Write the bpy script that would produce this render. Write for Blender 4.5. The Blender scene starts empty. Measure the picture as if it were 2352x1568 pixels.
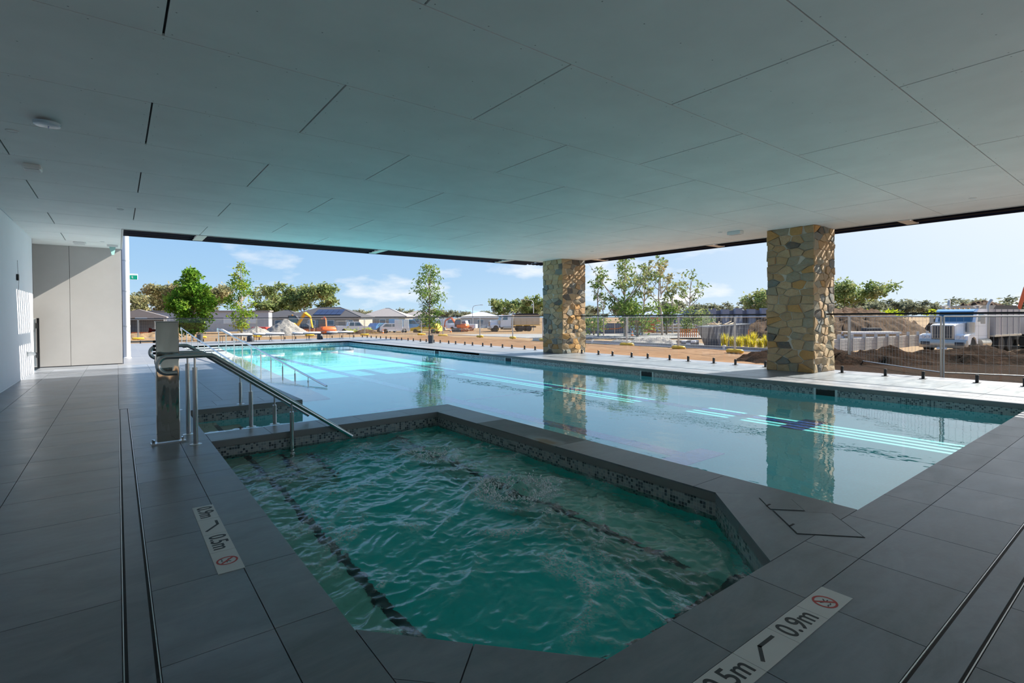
import bpy, bmesh, math, random
import numpy as np
from mathutils import Vector, Matrix

random.seed(7); np.random.seed(7)
PI = math.pi
scene = bpy.context.scene
C = scene.collection

# ---------------------------------------------------------------- camera
EYE = 1.28
cam = bpy.data.cameras.new('camera'); cam_ob = bpy.data.objects.new('camera', cam); C.objects.link(cam_ob)
cam.sensor_width = 36.0; cam.sensor_fit = 'HORIZONTAL'
cam.lens = 36.0 * 1186.0 / 2352.0
cam.shift_y = -39.5 / 2352.0
cam.clip_start = 0.05; cam.clip_end = 6000
cam_ob.matrix_world = Matrix(((0.79449875, 0.01280068, -0.60713085, 0.0),
                              (-0.60724166, 0.00783546, -0.79447855, 0.0),
                              (-0.00541272, 0.99988737, 0.01399837, EYE),
                              (0, 0, 0, 1)))
scene.camera = cam_ob

# ---------------------------------------------------------------- world: blue sky, low fair-weather clouds, bright towards the sun
SUN_DIR = Vector((1.0, -0.16, 0.76)).normalized()
world = bpy.data.worlds.new('sky'); scene.world = world; world.use_nodes = True
def build_world():
    nt = world.node_tree; N = nt.nodes; L = nt.links; N.clear()
    out = N.new('ShaderNodeOutputWorld'); bg = N.new('ShaderNodeBackground'); bg.inputs['Strength'].default_value = 0.74
    L.new(bg.outputs[0], out.inputs[0])
    tc = N.new('ShaderNodeTexCoord')
    sep = N.new('ShaderNodeSeparateXYZ'); L.new(tc.outputs['Generated'], sep.inputs[0])
    def math_(op, a=None, b=None, c=None, clamp=False):
        m = N.new('ShaderNodeMath'); m.operation = op; m.use_clamp = clamp
        for i, v in enumerate((a, b, c)):
            if v is None: continue
            if isinstance(v, (int, float)): m.inputs[i].default_value = v
            else: L.new(v, m.inputs[i])
        return m.outputs[0]
    zc = math_('MAXIMUM', sep.outputs[2], 0.0)
    ramp = N.new('ShaderNodeValToRGB'); L.new(zc, ramp.inputs[0])
    e = ramp.color_ramp.elements
    e[0].position = 0.0; e[0].color = (0.50, 0.69, 0.84, 1)
    e[1].position = 1.0; e[1].color = (0.08, 0.24, 0.66, 1)
    a = ramp.color_ramp.elements.new(0.08); a.color = (0.36, 0.58, 0.82, 1)
    a = ramp.color_ramp.elements.new(0.30); a.color = (0.18, 0.41, 0.80, 1)
    # milky brightening towards the sun
    dot = N.new('ShaderNodeVectorMath'); dot.operation = 'DOT_PRODUCT'; L.new(tc.outputs['Generated'], dot.inputs[0])
    dot.inputs[1].default_value = SUN_DIR
    d = math_('MAXIMUM', dot.outputs['Value'], 0.0)
    gl = math_('ADD', math_('MULTIPLY', math_('POWER', d, 4.0), 1.15), math_('MULTIPLY', d, 0.10), clamp=True)
    hz = N.new('ShaderNodeMix'); hz.data_type = 'RGBA'; L.new(gl, hz.inputs[0]); L.new(ramp.outputs[0], hz.inputs[6]); hz.inputs[7].default_value = (1.00, 1.01, 1.02, 1)
    # small fair-weather clouds low in the sky
    mp = N.new('ShaderNodeMapping'); L.new(tc.outputs['Generated'], mp.inputs[0]); mp.inputs['Scale'].default_value = (5.5, 5.5, 17.0); mp.inputs['Location'].default_value = (2.3, 0.4, 1.1)
    nz = N.new('ShaderNodeTexNoise'); nz.inputs['Scale'].default_value = 1.0; nz.inputs['Detail'].default_value = 7; nz.inputs['Roughness'].default_value = 0.52
    L.new(mp.outputs[0], nz.inputs['Vector'])
    cr = N.new('ShaderNodeValToRGB'); L.new(nz.outputs[0], cr.inputs[0])
    cr.color_ramp.elements[0].position = 0.55; cr.color_ramp.elements[0].color = (0, 0, 0, 1)
    cr.color_ramp.elements[1].position = 0.68; cr.color_ramp.elements[1].color = (1, 1, 1, 1)
    fade = math_('MULTIPLY', math_('SUBTRACT', 1.0, math_('MULTIPLY', zc, 2.6), clamp=True), 0.85, clamp=True)
    cf = math_('MULTIPLY', cr.outputs[0], fade, clamp=True)
    mix = N.new('ShaderNodeMix'); mix.data_type = 'RGBA'; L.new(cf, mix.inputs[0]); L.new(hz.outputs[2], mix.inputs[6])
    mix.inputs[7].default_value = (1.0, 0.99, 0.97, 1)
    L.new(mix.outputs[2], bg.inputs['Color'])
build_world()

sun = bpy.data.lights.new('sun', 'SUN'); sun_ob = bpy.data.objects.new('sun', sun); C.objects.link(sun_ob)
sun.energy = 9.5; sun.angle = math.radians(0.45); sun.color = (1.0, 0.92, 0.81)
sun_ob.rotation_euler = (-SUN_DIR).to_track_quat('-Z', 'Y').to_euler()
sun_ob.location = (60, 0, 45)

scene.view_settings.view_transform = 'Standard'
scene.view_settings.look = 'None'
scene.view_settings.gamma = 1.0
scene.view_settings.exposure = 0.6
scene.view_settings.use_curve_mapping = False
scene.cycles.max_bounces = 10; scene.cycles.diffuse_bounces = 5; scene.cycles.glossy_bounces = 5
scene.cycles.transmission_bounces = 8; scene.cycles.transparent_max_bounces = 40
scene.cycles.use_denoising = True
scene.cycles.use_adaptive_sampling = True; scene.cycles.adaptive_threshold = 0.02
scene.cycles.sample_clamp_indirect = 6.0

# ---------------------------------------------------------------- materials
MATS = {}
class NT:
    def __init__(s, name):
        s.m = bpy.data.materials.new(name); s.m.use_nodes = True; s.N = s.m.node_tree.nodes; s.L = s.m.node_tree.links; s.N.clear()
        s.out = s.N.new('ShaderNodeOutputMaterial'); MATS[name] = s.m
    def n(s, t, **kw):
        o = s.N.new('ShaderNode' + t)
        for k, v in kw.items(): setattr(o, k, v)
        return o
    def put(s, sock, v):
        if isinstance(v, bpy.types.NodeSocket): s.L.new(v, sock)
        elif isinstance(v, (tuple, list)) and len(v) == 3 and sock.type == 'RGBA': sock.default_value = (*v, 1)
        else: sock.default_value = v
    def math(s, op, a, b=0.0, clamp=False):
        m = s.n('Math', operation=op); m.use_clamp = clamp; s.put(m.inputs[0], a); s.put(m.inputs[1], b); return m.outputs[0]
    def mix(s, f, a, b, blend='MIX'):
        m = s.n('Mix', data_type='RGBA', blend_type=blend); s.put(m.inputs[0], f); s.put(m.inputs[6], a); s.put(m.inputs[7], b); return m.outputs[2]
    def noise(s, vec, scale, detail=4, rough=0.5, out=0, dist=0.0):
        m = s.n('TexNoise'); s.put(m.inputs['Vector'], vec); m.inputs['Scale'].default_value = scale; m.inputs['Detail'].default_value = detail
        m.inputs['Roughness'].default_value = rough; m.inputs['Distortion'].default_value = dist; return m.outputs[out]
    def ramp(s, f, stops, interp='LINEAR'):
        r = s.n('ValToRGB'); s.put(r.inputs[0], f); cr = r.color_ramp; cr.interpolation = interp
        while len(cr.elements) < len(stops): cr.elements.new(0.5)
        for e, (p, c) in zip(cr.elements, stops): e.position = p; e.color = (*c, 1) if len(c) == 3 else c
        return r.outputs[0]
    def pos(s): return s.n('NewGeometry').outputs['Position']
    def obj(s): return s.n('TexCoord').outputs['Object']
    def mapped(s, vec, scale):
        m = s.n('Mapping'); s.put(m.inputs[0], vec); m.inputs['Scale'].default_value = scale; return m.outputs[0]
    def bump(s, h, strength=0.3, dist=0.02):
        b = s.n('Bump'); b.inputs['Strength'].default_value = strength; b.inputs['Distance'].default_value = dist; s.put(b.inputs['Height'], h); return b.outputs[0]
    def schlick(s, f0, f90=1.0, normal=None, power=5.0):
        lw = s.n('LayerWeight'); lw.inputs['Blend'].default_value = 0.5
        if normal is not None: s.L.new(normal, lw.inputs['Normal'])
        return s.math('ADD', s.math('MULTIPLY', s.math('POWER', lw.outputs['Facing'], power), f90 - f0), f0, clamp=True)
    def bsdf(s, col, rough=0.5, metal=0.0, normal=None, spec=0.5, **kw):
        p = s.n('BsdfPrincipled'); s.put(p.inputs['Base Color'], col); s.put(p.inputs['Roughness'], rough); s.put(p.inputs['Metallic'], metal)
        p.inputs['Specular IOR Level'].default_value = spec
        if normal is not None: s.L.new(normal, p.inputs['Normal'])
        for k, v in kw.items(): s.put(p.inputs[k], v)
        s.L.new(p.outputs[0], s.out.inputs[0]); return p
def plain(name, col, rough=0.5, metal=0.0, var=0.0, vscale=4.0, bump=0.0, spec=0.5):
    t = NT(name); c = col; nrm = None
    if var > 0 or bump > 0:
        f = t.noise(t.obj(), vscale, 5, 0.6)
        if var > 0:
            lo = tuple(max(0, x * (1 - var)) for x in col); hi = tuple(min(1, x * (1 + var)) for x in col)
            c = t.ramp(f, [(0.3, lo), (0.7, hi)])
        if bump > 0: nrm = t.bump(f, bump, 0.02)
    t.bsdf(c, rough, metal, nrm, spec); return t.m

def mat_tile(name, base, rough=0.42, jit=0.22):
    t = NT(name); p = t.pos(); rnd = t.n('ObjectInfo').outputs['Random']
    f = t.noise(t.mapped(p, (1.4, 3.2, 1)), 1.6, 8, 0.65, dist=0.6); g = t.noise(p, 24, 4, 0.6)
    cl = t.ramp(t.noise(t.mapped(p, (0.8, 1.7, 1)), 1.1, 6, 0.7, dist=1.2), [(0.42, (0, 0, 0)), (0.72, (1, 1, 1))])
    a = t.ramp(f, [(0.3, tuple(x * 0.66 for x in base)), (0.5, base), (0.72, (base[0] * 1.5, base[1] * 1.4, base[2] * 1.3))])
    a = t.mix(t.math('MULTIPLY', cl, 0.45), a, (base[0] * 1.75, base[1] * 1.8, base[2] * 1.9))  # pale bluish clouds paint blotchy sky sheen into the tile colour
    a = t.mix(t.math('MULTIPLY', g, 0.35), a, tuple(x * 0.8 for x in base))
    k = t.math('ADD', t.math('MULTIPLY', rnd, jit), 1.0 - jit / 2)
    v = t.n('VectorMath', operation='SCALE'); t.put(v.inputs[0], a); t.put(v.inputs['Scale'], k)
    r = t.math('ADD', t.math('MULTIPLY', f, 0.25), rough - 0.12)
    t.bsdf(v.outputs[0], r, 0, t.bump(g, 0.12, 0.004), 0.8); return t.m
mat_tile('deck_tile', (0.172, 0.195, 0.228), 0.34); mat_tile('coping_tile', (0.172, 0.188, 0.210), 0.36)
def mat_stain():
    t = NT('coping_stained'); p = t.pos()
    f = t.noise(p, 2.2, 7, 0.65); g = t.noise(p, 30, 3, 0.6)
    base = t.ramp(f, [(0.3, (0.105, 0.11, 0.115)), (0.7, (0.21, 0.21, 0.2))])
    d = t.n('VectorMath', operation='DISTANCE'); w = t.mapped(p, (2.4, 1.0, 1)); t.put(d.inputs[0], w); d.inputs[1].default_value = (3.50 * 2.4, 4.0, 0)
    dd = t.math('ADD', d.outputs['Value'], t.math('MULTIPLY', t.noise(p, 6, 4, 0.6), 0.25))
    m1 = t.ramp(dd, [(0.30, (1, 1, 1)), (0.48, (0, 0, 0))])
    st = t.ramp(dd, [(0.22, (0.30, 0.19, 0.10)), (0.36, (0.36, 0.37, 0.38))])
    t.bsdf(t.mix(t.math('MULTIPLY', m1, 0.85), base, st), 0.55, 0, t.bump(g, 0.1, 0.004), 0.4)
mat_stain()
plain('grout', (0.22, 0.22, 0.22), 0.8)
plain('drain_slot', (0.01, 0.01, 0.012), 0.6)
plain('ceiling_panel', (0.84, 0.85, 0.84), 0.62, var=0.05, vscale=1.2, spec=0.3)
plain('dark_void', (0.012, 0.013, 0.016), 0.7)
plain('screw_grey', (0.30, 0.31, 0.31), 0.5)
plain('wall_paint', (0.76, 0.80, 0.87), 0.6, var=0.03, vscale=0.8)
plain('grey_panel', (0.50, 0.49, 0.48), 0.6, var=0.06, vscale=0.9)
plain('rear_wall', (0.66, 0.61, 0.53), 0.7)
plain('white_paint', (0.80, 0.80, 0.80), 0.35)
plain('white_plastic', (0.78, 0.79, 0.79), 0.4)
plain('black_metal', (0.012, 0.012, 0.014), 0.35)
plain('dark_frame', (0.010, 0.011, 0.017), 0.5)
plain('eave_dark', (0.007, 0.008, 0.014), 0.9, spec=0.05)
plain('cream_beam', (0.62, 0.56, 0.50), 0.6)
plain('trim_white', (0.60, 0.61, 0.61), 0.5)
def mat_steel(name, rough, col=(0.66, 0.67, 0.68)):
    t = NT(name); f = t.noise(t.mapped(t.obj(), (3, 3, 0.6)), 2.3, 2, 0.5)
    t.bsdf(col, rough, 1.0, t.bump(f, 0.25, 0.05) if name == 'mirror_steel' else None)
mat_steel('stainless', 0.16); mat_steel('mirror_steel', 0.045, (0.60, 0.58, 0.55)); mat_steel('brushed_steel', 0.28, (0.72, 0.72, 0.73))

def mat_mosaic(name, tones, cell=0.026, grout=(0.40, 0.43, 0.43)):
    t = NT(name); p = t.pos()
    off = t.n('VectorMath', operation='ADD'); t.put(off.inputs[0], p); off.inputs[1].default_value = (0.0131, 0.0131, 0.0131)
    sc = t.n('VectorMath', operation='SCALE'); t.put(sc.inputs[0], off.outputs[0]); sc.inputs['Scale'].default_value = 1 / cell
    fl = t.n('VectorMath', operation='FLOOR'); t.put(fl.inputs[0], sc.outputs[0])
    fr = t.n('VectorMath', operation='FRACTION'); t.put(fr.inputs[0], sc.outputs[0])
    wn = t.n('TexWhiteNoise', noise_dimensions='3D'); t.put(wn.inputs['Vector'], fl.outputs[0])
    stops = [(i / len(tones), c) for i, c in enumerate(tones)]
    col = t.ramp(wn.outputs['Value'], stops, 'CONSTANT')
    s = t.n('SeparateXYZ'); t.put(s.inputs[0], fr.outputs[0])
    gz = t.math('LESS_THAN', s.outputs[2], 0.12)
    nrm = t.n('NewGeometry').outputs['Normal']; sn = t.n('SeparateXYZ'); t.put(sn.inputs[0], nrm)
    ax = t.math('GREATER_THAN', t.math('ABSOLUTE', sn.outputs[0]), 0.5)
    u = t.math('ADD', t.math('MULTIPLY', s.outputs[1], ax), t.math('MULTIPLY', s.outputs[0], t.math('SUBTRACT', 1.0, ax)))
    gu = t.math('LESS_THAN', u, 0.12)
    gm = t.math('MAXIMUM', gz, gu)
    t.bsdf(t.mix(gm, col, grout), 0.25, 0, None, 0.5)
mat_mosaic('mosaic_band', [(0.27, 0.30, 0.31), (0.33, 0.34, 0.34), (0.22, 0.25, 0.27), (0.10, 0.12, 0.14), (0.36, 0.35, 0.34), (0.06, 0.072, 0.085), (0.30, 0.33, 0.34)])
mat_mosaic('lane_mosaic', [(0.02, 0.06, 0.30), (0.02, 0.08, 0.36), (0.015, 0.05, 0.24), (0.03, 0.10, 0.42)], 0.05, (0.02, 0.07, 0.30))
plain('pool_finish', (0.11, 0.72, 0.76), 0.6, var=0.06, vscale=40)
plain('spa_finish', (0.02, 0.80, 0.76), 0.6, var=0.08, vscale=30)
plain('spa_bench', (0.42, 0.72, 0.60), 0.6, var=0.08, vscale=20)
plain('step_finish', (0.56, 0.58, 0.46), 0.6, var=0.05, vscale=20)
plain('ramp_finish', (0.30, 0.33, 0.32), 0.6, var=0.10, vscale=10)
plain('nosing_black', (0.008, 0.010, 0.014), 0.5)

def mat_water():
    t = NT('pool_water'); p = t.pos()
    n1 = t.noise(t.mapped(p, (1.0, 0.6, 1)), 2.4, 3, 0.5); n2 = t.noise(p, 9.0, 2, 0.5)
    patch = t.ramp(t.noise(p, 0.35, 2, 0.5), [(0.42, (0.10, 0.10, 0.10)), (0.62, (1, 1, 1))])
    h = t.math('ADD', t.math('MULTIPLY', n1, 0.6), t.math('MULTIPLY', t.math('MULTIPLY', n2, patch), 0.30))
    nrm = t.bump(h, 0.055, 0.10)
    fr = t.schlick(0.025, 1.0, nrm, 4.2)
    tr = t.n('BsdfTransparent'); tr.inputs[0].default_value = (0.90, 0.98, 0.99, 1)
    gl = t.n('BsdfGlossy'); gl.inputs['Roughness'].default_value = 0.0; gl.inputs[0].default_value = (1, 1, 1, 1); t.L.new(nrm, gl.inputs['Normal'])
    mx = t.n('MixShader'); t.L.new(fr, mx.inputs[0]); t.L.new(tr.outputs[0], mx.inputs[1]); t.L.new(gl.outputs[0], mx.inputs[2])
    t.L.new(mx.outputs[0], t.out.inputs[0])
mat_water()
def mat_spa():
    t = NT('spa_water'); p = t.pos()
    n1 = t.noise(t.mapped(p, (1.0, 1.0, 0.3)), 16, 4, 0.6)
    nrm = t.bump(n1, 0.16, 0.03)
    fr = t.n('Fresnel'); fr.inputs['IOR'].default_value = 1.333; t.L.new(nrm, fr.inputs['Normal'])
    tr = t.n('BsdfRefraction'); tr.inputs['IOR'].default_value = 1.16; tr.inputs['Roughness'].default_value = 0.0; tr.inputs[0].default_value = (0.74, 1.0, 0.99, 1); t.L.new(nrm, tr.inputs['Normal'])
    gl = t.n('BsdfGlossy'); gl.inputs['Roughness'].default_value = 0.02; gl.inputs[0].default_value = (1, 1, 1, 1); t.L.new(nrm, gl.inputs['Normal'])
    mx = t.n('MixShader'); t.L.new(fr.outputs[0], mx.inputs[0]); t.L.new(tr.outputs[0], mx.inputs[1]); t.L.new(gl.outputs[0], mx.inputs[2])
    at = t.n('Attribute', attribute_name='foam')
    fn = t.ramp(t.noise(t.mapped(p, (1.3, 1.0, 0.2)), 55, 3, 0.7), [(0.40, (0, 0, 0)), (0.60, (1, 1, 1))])
    ff = t.math('MULTIPLY', at.outputs['Fac'], fn, clamp=True)
    df = t.n('BsdfDiffuse'); df.inputs[0].default_value = (0.80, 0.86, 0.88, 1)
    m2 = t.n('MixShader'); t.L.new(ff, m2.inputs[0]); t.L.new(mx.outputs[0], m2.inputs[1]); t.L.new(df.outputs[0], m2.inputs[2])
    t.L.new(m2.outputs[0], t.out.inputs[0])
mat_spa()
def mat_glass(name, tint):
    t = NT(name); fr = t.schlick(0.015, 0.6)
    tr = t.n('BsdfTransparent'); tr.inputs[0].default_value = (*tint, 1)
    gl = t.n('BsdfGlossy'); gl.inputs['Roughness'].default_value = 0.0; gl.inputs[0].default_value = (1, 1, 1, 1)
    mx = t.n('MixShader'); t.L.new(fr, mx.inputs[0]); t.L.new(tr.outputs[0], mx.inputs[1]); t.L.new(gl.outputs[0], mx.inputs[2])
    t.L.new(mx.outputs[0], t.out.inputs[0])
mat_glass('fence_glass', (0.965, 0.985, 0.98))
STONE_STOPS = [(0.0, (0.520, 0.358, 0.200)), (0.14, (0.598, 0.461, 0.300)), (0.30, (0.429, 0.320, 0.200)), (0.42, (0.572, 0.333, 0.125)), (0.50, (0.546, 0.422, 0.263)),
               (0.64, (0.351, 0.346, 0.275)), (0.74, (0.182, 0.230, 0.237)), (0.84, (0.091, 0.115, 0.125)), (0.90, (0.494, 0.384, 0.250))]
def mat_stone(name, island):
    t = NT(name)
    r = t.n('NewGeometry').outputs['Random Per Island'] if island else t.n('ObjectInfo').outputs['Random']
    col = t.ramp(r, STONE_STOPS, 'CONSTANT'); p = t.pos()
    f = t.noise(p, 14, 6, 0.65, dist=0.8)
    c2 = t.mix(t.ramp(f, [(0.35, (0, 0, 0)), (0.75, (1, 1, 1))]), col, t.mix(0.5, col, (0.42, 0.25, 0.11)))
    g = t.noise(p, 30, 5, 0.7)
    t.bsdf(t.mix(t.math('MULTIPLY', g, 0.5), c2, t.mix(0.6, c2, (0.1, 0.08, 0.06))), 0.8, 0, t.bump(t.math('ADD', f, t.math('MULTIPLY', g, 0.4)), 0.7, 0.02), 0.25)
mat_stone('field_stone', False); mat_stone('field_stone_far', True)
plain('mortar', (0.52, 0.49, 0.42), 0.85, var=0.12, vscale=30)

# ---------------------------------------------------------------- mesh helpers
class MB:
    def __init__(s): s.v = []; s.f = []
    def add(s, vs, fs):
        o = len(s.v); s.v += [tuple(p) for p in vs]; s.f += [tuple(i + o for i in f) for f in fs]; return s
    def box(s, x0, x1, y0, y1, z0, z1):
        return s.add([(x0, y0, z0), (x1, y0, z0), (x1, y1, z0), (x0, y1, z0), (x0, y0, z1), (x1, y0, z1), (x1, y1, z1), (x0, y1, z1)],
                     [(0, 3, 2, 1), (4, 5, 6, 7), (0, 1, 5, 4), (1, 2, 6, 5), (2, 3, 7, 6), (3, 0, 4, 7)])
    def bbox(s, c, size, M=None, bev=0.0):
        hx, hy, hz = (k / 2 for k in size)
        if bev <= 0:
            m = MB().box(-hx, hx, -hy, hy, -hz, hz)
        else:
            b = min(bev, hx * .9, hy * .9)
            ring = [(-hx + b, -hy), (hx - b, -hy), (hx, -hy + b), (hx, hy - b), (hx - b, hy), (-hx + b, hy), (-hx, hy - b), (-hx, -hy + b)]
            bz = min(bev, hz * .9)
            m = MB(); k = len(ring)
            def inset(d): return [(x - math.copysign(min(d, abs(x)), x), y - math.copysign(min(d, abs(y)), y)) for x, y in ring]
            r2 = inset(bz * .7)
            vs = [(x, y, -hz) for x, y in r2] + [(x, y, -hz + bz) for x, y in ring] + [(x, y, hz - bz) for x, y in ring] + [(x, y, hz) for x, y in r2]
            fs = [tuple(range(k - 1, -1, -1)), tuple(range(3 * k, 4 * k))]
            for lvl in range(3):
                for i in range(k): fs.append((lvl * k + i, lvl * k + (i + 1) % k, (lvl + 1) * k + (i + 1) % k, (lvl + 1) * k + i))
            m.add(vs, fs)
        vs = [Vector(p) for p in m.v]
        if M is not None: vs = [M @ p for p in vs]
        c = Vector(c); return s.add([tuple(p + c) for p in vs], m.f)
    def prism(s, poly, z0, z1):
        n = len(poly)
        ar = sum(poly[i][0] * poly[(i + 1) % n][1] - poly[(i + 1) % n][0] * poly[i][1] for i in range(n))
        if ar < 0: poly = poly[::-1]
        vs = [(x, y, z0) for x, y in poly] + [(x, y, z1) for x, y in poly]
        fs = [tuple(range(n - 1, -1, -1)), tuple(range(n, 2 * n))] + [(i, (i + 1) % n, n + (i + 1) % n, n + i) for i in range(n)]
        return s.add(vs, fs)
    def extrude_y(s, poly, y0, y1):        # poly in (x, z)
        n = len(poly)
        ar = sum(poly[i][0] * poly[(i + 1) % n][1] - poly[(i + 1) % n][0] * poly[i][1] for i in range(n))
        if ar > 0: poly = poly[::-1]
        vs = [(x, y0, z) for x, z in poly] + [(x, y1, z) for x, z in poly]
        fs = [tuple(range(n - 1, -1, -1)), tuple(range(n, 2 * n))] + [(i, (i + 1) % n, n + (i + 1) % n, n + i) for i in range(n)]
        return s.add(vs, fs)
    def tube(s, pts, r, n=10, caps=True):
        pts = [Vector(p) for p in pts]; m = len(pts); rs = r if isinstance(r, (list, tuple)) else [r] * m
        vs = []; up = None
        for i, p in enumerate(pts):
            t = (pts[min(i + 1, m - 1)] - pts[max(i - 1, 0)]).normalized()
            if up is None:
                up = Vector((0, 0, 1)) if abs(t.z) < 0.9 else Vector((1, 0, 0))
            a = t.cross(up)
            if a.length < 1e-5: a = t.cross(Vector((0.3, 0.9, 0.2)))
            a.normalize(); b = a.cross(t).normalized(); up = b
            for k in range(n):
                an = 2 * PI * k / n; vs.append(tuple(p + (a * math.cos(an) + b * math.sin(an)) * rs[i]))
        fs = []
        for i in range(m - 1):
            for k in range(n): fs.append((i * n + k, i * n + (k + 1) % n, (i + 1) * n + (k + 1) % n, (i + 1) * n + k))
        if caps: fs += [tuple(range(n - 1, -1, -1)), tuple(range((m - 1) * n, m * n))]
        return s.add(vs, fs)
    def cyl(s, p0, p1, r0, r1=None, n=14): return s.tube([p0, p1], [r0, r0 if r1 is None else r1], n)
    def lathe(s, prof, c=(0, 0, 0), n=20):
        vs = [(c[0] + r * math.cos(2 * PI * k / n), c[1] + r * math.sin(2 * PI * k / n), c[2] + z) for r, z in prof for k in range(n)]
        m = len(prof); fs = []
        for i in range(m - 1):
            for k in range(n): fs.append((i * n + k, i * n + (k + 1) % n, (i + 1) * n + (k + 1) % n, (i + 1) * n + k))
        fs += [tuple(range(n - 1, -1, -1)), tuple(range((m - 1) * n, m * n))]
        return s.add(vs, fs)
    def quad(s, a, b, c, d): return s.add([a, b, c, d], [(0, 1, 2, 3)])
    def xf(s, M): s.v = [tuple(M @ Vector(p)) for p in s.v]; return s
    def mesh(s, name, mat, smooth=False):
        me = bpy.data.meshes.new(name); me.from_pydata(s.v, [], s.f); me.validate(clean_customdata=False)
        if mat: me.materials.append(MATS[mat])
        if smooth is not False:
            me.polygons.foreach_set('use_smooth', [True] * len(me.polygons))
            me.set_sharp_from_angle(angle=math.radians(smooth if isinstance(smooth, (int, float)) and smooth is not True else 40))
        me.update(); return me
    def build(s, name, mat, parent=None, smooth=False, **tags): return link(name, s.mesh(name, mat, smooth), parent, **tags)
def link(name, me, parent=None, loc=None, rot=None, scale=None, **tags):
    o = bpy.data.objects.new(name, me); C.objects.link(o)
    if parent is not None: o.parent = parent
    if loc is not None: o.location = loc
    if rot is not None: o.rotation_euler = rot
    if scale is not None: o.scale = scale
    for k, v in tags.items(): o[k] = v
    return o
def thing(name, label, cat, loc=(0, 0, 0), rz=0.0, group=None, rot=None):
    o = bpy.data.objects.new(name, None); C.objects.link(o); o.location = loc; o.rotation_euler = rot if rot else (0, 0, rz)
    o.empty_display_size = 0.1; o['label'] = label; o['category'] = cat
    if group: o['group'] = group
    return o
def kids(o): return [c for c in C.objects if c.parent == o]
def dup(root, loc=None, rz=None, label=None, group=None, scale=None):
    def cp(o, par):
        c = o.copy(); C.objects.link(c); c.parent = par
        for ch in KID.get(o.name, kids(o)): cp(ch, c)
        return c
    r = cp(root, None)
    if loc is not None: r.location = loc
    if rz is not None: r.rotation_euler = (0, 0, rz)
    if scale is not None: r.scale = scale
    if label: r['label'] = label
    if group: r['group'] = group
    return r
KID = {}
def vnoise(x, y, seed=0):
    """smooth value noise on numpy arrays, about -1..1"""
    rng = np.random.RandomState(seed); T = rng.rand(256, 256) * 2 - 1
    xi = np.floor(x).astype(int); yi = np.floor(y).astype(int); fx = x - xi; fy = y - yi
    fx = fx * fx * fx * (fx * (fx * 6 - 15) + 10); fy = fy * fy * fy * (fy * (fy * 6 - 15) + 10)
    g = lambda a, b: T[a & 255, b & 255]
    return (g(xi, yi) * (1 - fx) + g(xi + 1, yi) * fx) * (1 - fy) + (g(xi, yi + 1) * (1 - fx) + g(xi + 1, yi + 1) * fx) * fy
def fbm(x, y, seed=0, oct=4, gain=0.5):
    s = 0; a = 1.0
    for k in range(oct): s = s + a * vnoise(x * 2 ** k + 13.7 * k, y * 2 ** k + 5.1 * k, seed + k); a *= gain
    return s

# ================================================================ STRUCTURE
WALL_X = -1.65; CEIL = 3.28; WATER = -0.17; POOL_Z = -0.47
PX0, PX1, PY0, PY1 = 3.86, 10.24, 1.31, 28.5

def mat_far_deck():
    t = NT('deck_far'); p = t.pos(); base = (0.195, 0.208, 0.228)
    br = t.n('TexBrick'); br.offset = 0.0; t.put(br.inputs['Vector'], p); br.inputs['Scale'].default_value = 1.0
    br.inputs['Brick Width'].default_value = 0.65; br.inputs['Row Height'].default_value = 0.668; br.inputs['Mortar Size'].default_value = 0.006
    br.inputs['Color1'].default_value = (0.18, 0.19, 0.21, 1); br.inputs['Color2'].default_value = (0.215, 0.225, 0.24, 1); br.inputs['Mortar'].default_value = (0.26, 0.26, 0.26, 1)
    f = t.noise(p, 2.0, 6, 0.6)
    t.bsdf(t.mix(t.math('MULTIPLY', f, 0.4), br.outputs['Color'], base), 0.45, 0, None, 0.4)
mat_far_deck()

# ---- floor: grout bed, far slabs, and every near tile a piece of its own
GB = MB()
for r in [(WALL_X, 0.76, -1.6, 18.5), (0.0, 2.3, 8.45, 33.6), (-3.2, 0.0, 18.65, 33.6), (0.76, 13.35, -1.6, 1.31), (0.76, 1.44, 1.31, 2.07), (2.69, 3.86, 1.31, 2.07),
          (3.43, 3.86, 2.07, 6.63), (0.76, 3.86, 6.17, 6.63), (10.24, 13.35, 1.31, 33.6), (2.3, 10.24, 28.5, 33.6)]:
    if r[:2] in ((0.76, 1.44), (2.69, 3.86)) and abs(r[2] - 1.31) < 1e-6: continue
    GB.box(r[0], r[1], r[2], r[3], -0.075, -0.012)
GB.prism([(0.76, 2.07), (1.44, 1.31), (0.76, 1.31)], -0.075, -0.012)
GB.prism([(3.43, 2.07), (2.69, 1.31), (3.86, 1.31), (3.86, 2.07)], -0.075, -0.012)
floor = GB.build('floor', 'grout', kind='structure', label='dark grey tiled pool deck under and around the roof')
GAP = 0.0022
def tile(poly, mat='deck_tile', name='tile', z0=-0.02, z1=0.0, parent=None):
    cx = sum(p[0] for p in poly) / len(poly); cy = sum(p[1] for p in poly) / len(poly)
    q = [(x - math.copysign(GAP, x - cx), y - math.copysign(GAP, y - cy)) for x, y in poly]
    return MB().prism(q, z0, z1).build(name, mat, parent or floor)
def rect(x0, x1, y0, y1): return [(x0, y0), (x1, y0), (x1, y1), (x0, y1)]
YJ = [4.95 + 0.668 * k for k in range(-9, 22)]       # joints across the left deck
XJ = [3.085 + 0.623 * k for k in range(-8, 18)]      # joints along the near deck
# left of the drain
for a, b in zip(YJ[:-1], YJ[1:]):
    if b < 1.2 or a > 18.4: continue
    b = min(b, 18.5)
    for x0, x1 in ((WALL_X, -1.30), (-1.30, -0.65), (-0.65, 0.0)):
        if a < 2.2 and x1 <= -0.65: continue
        tile(rect(x0, x1, a, b))
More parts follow.
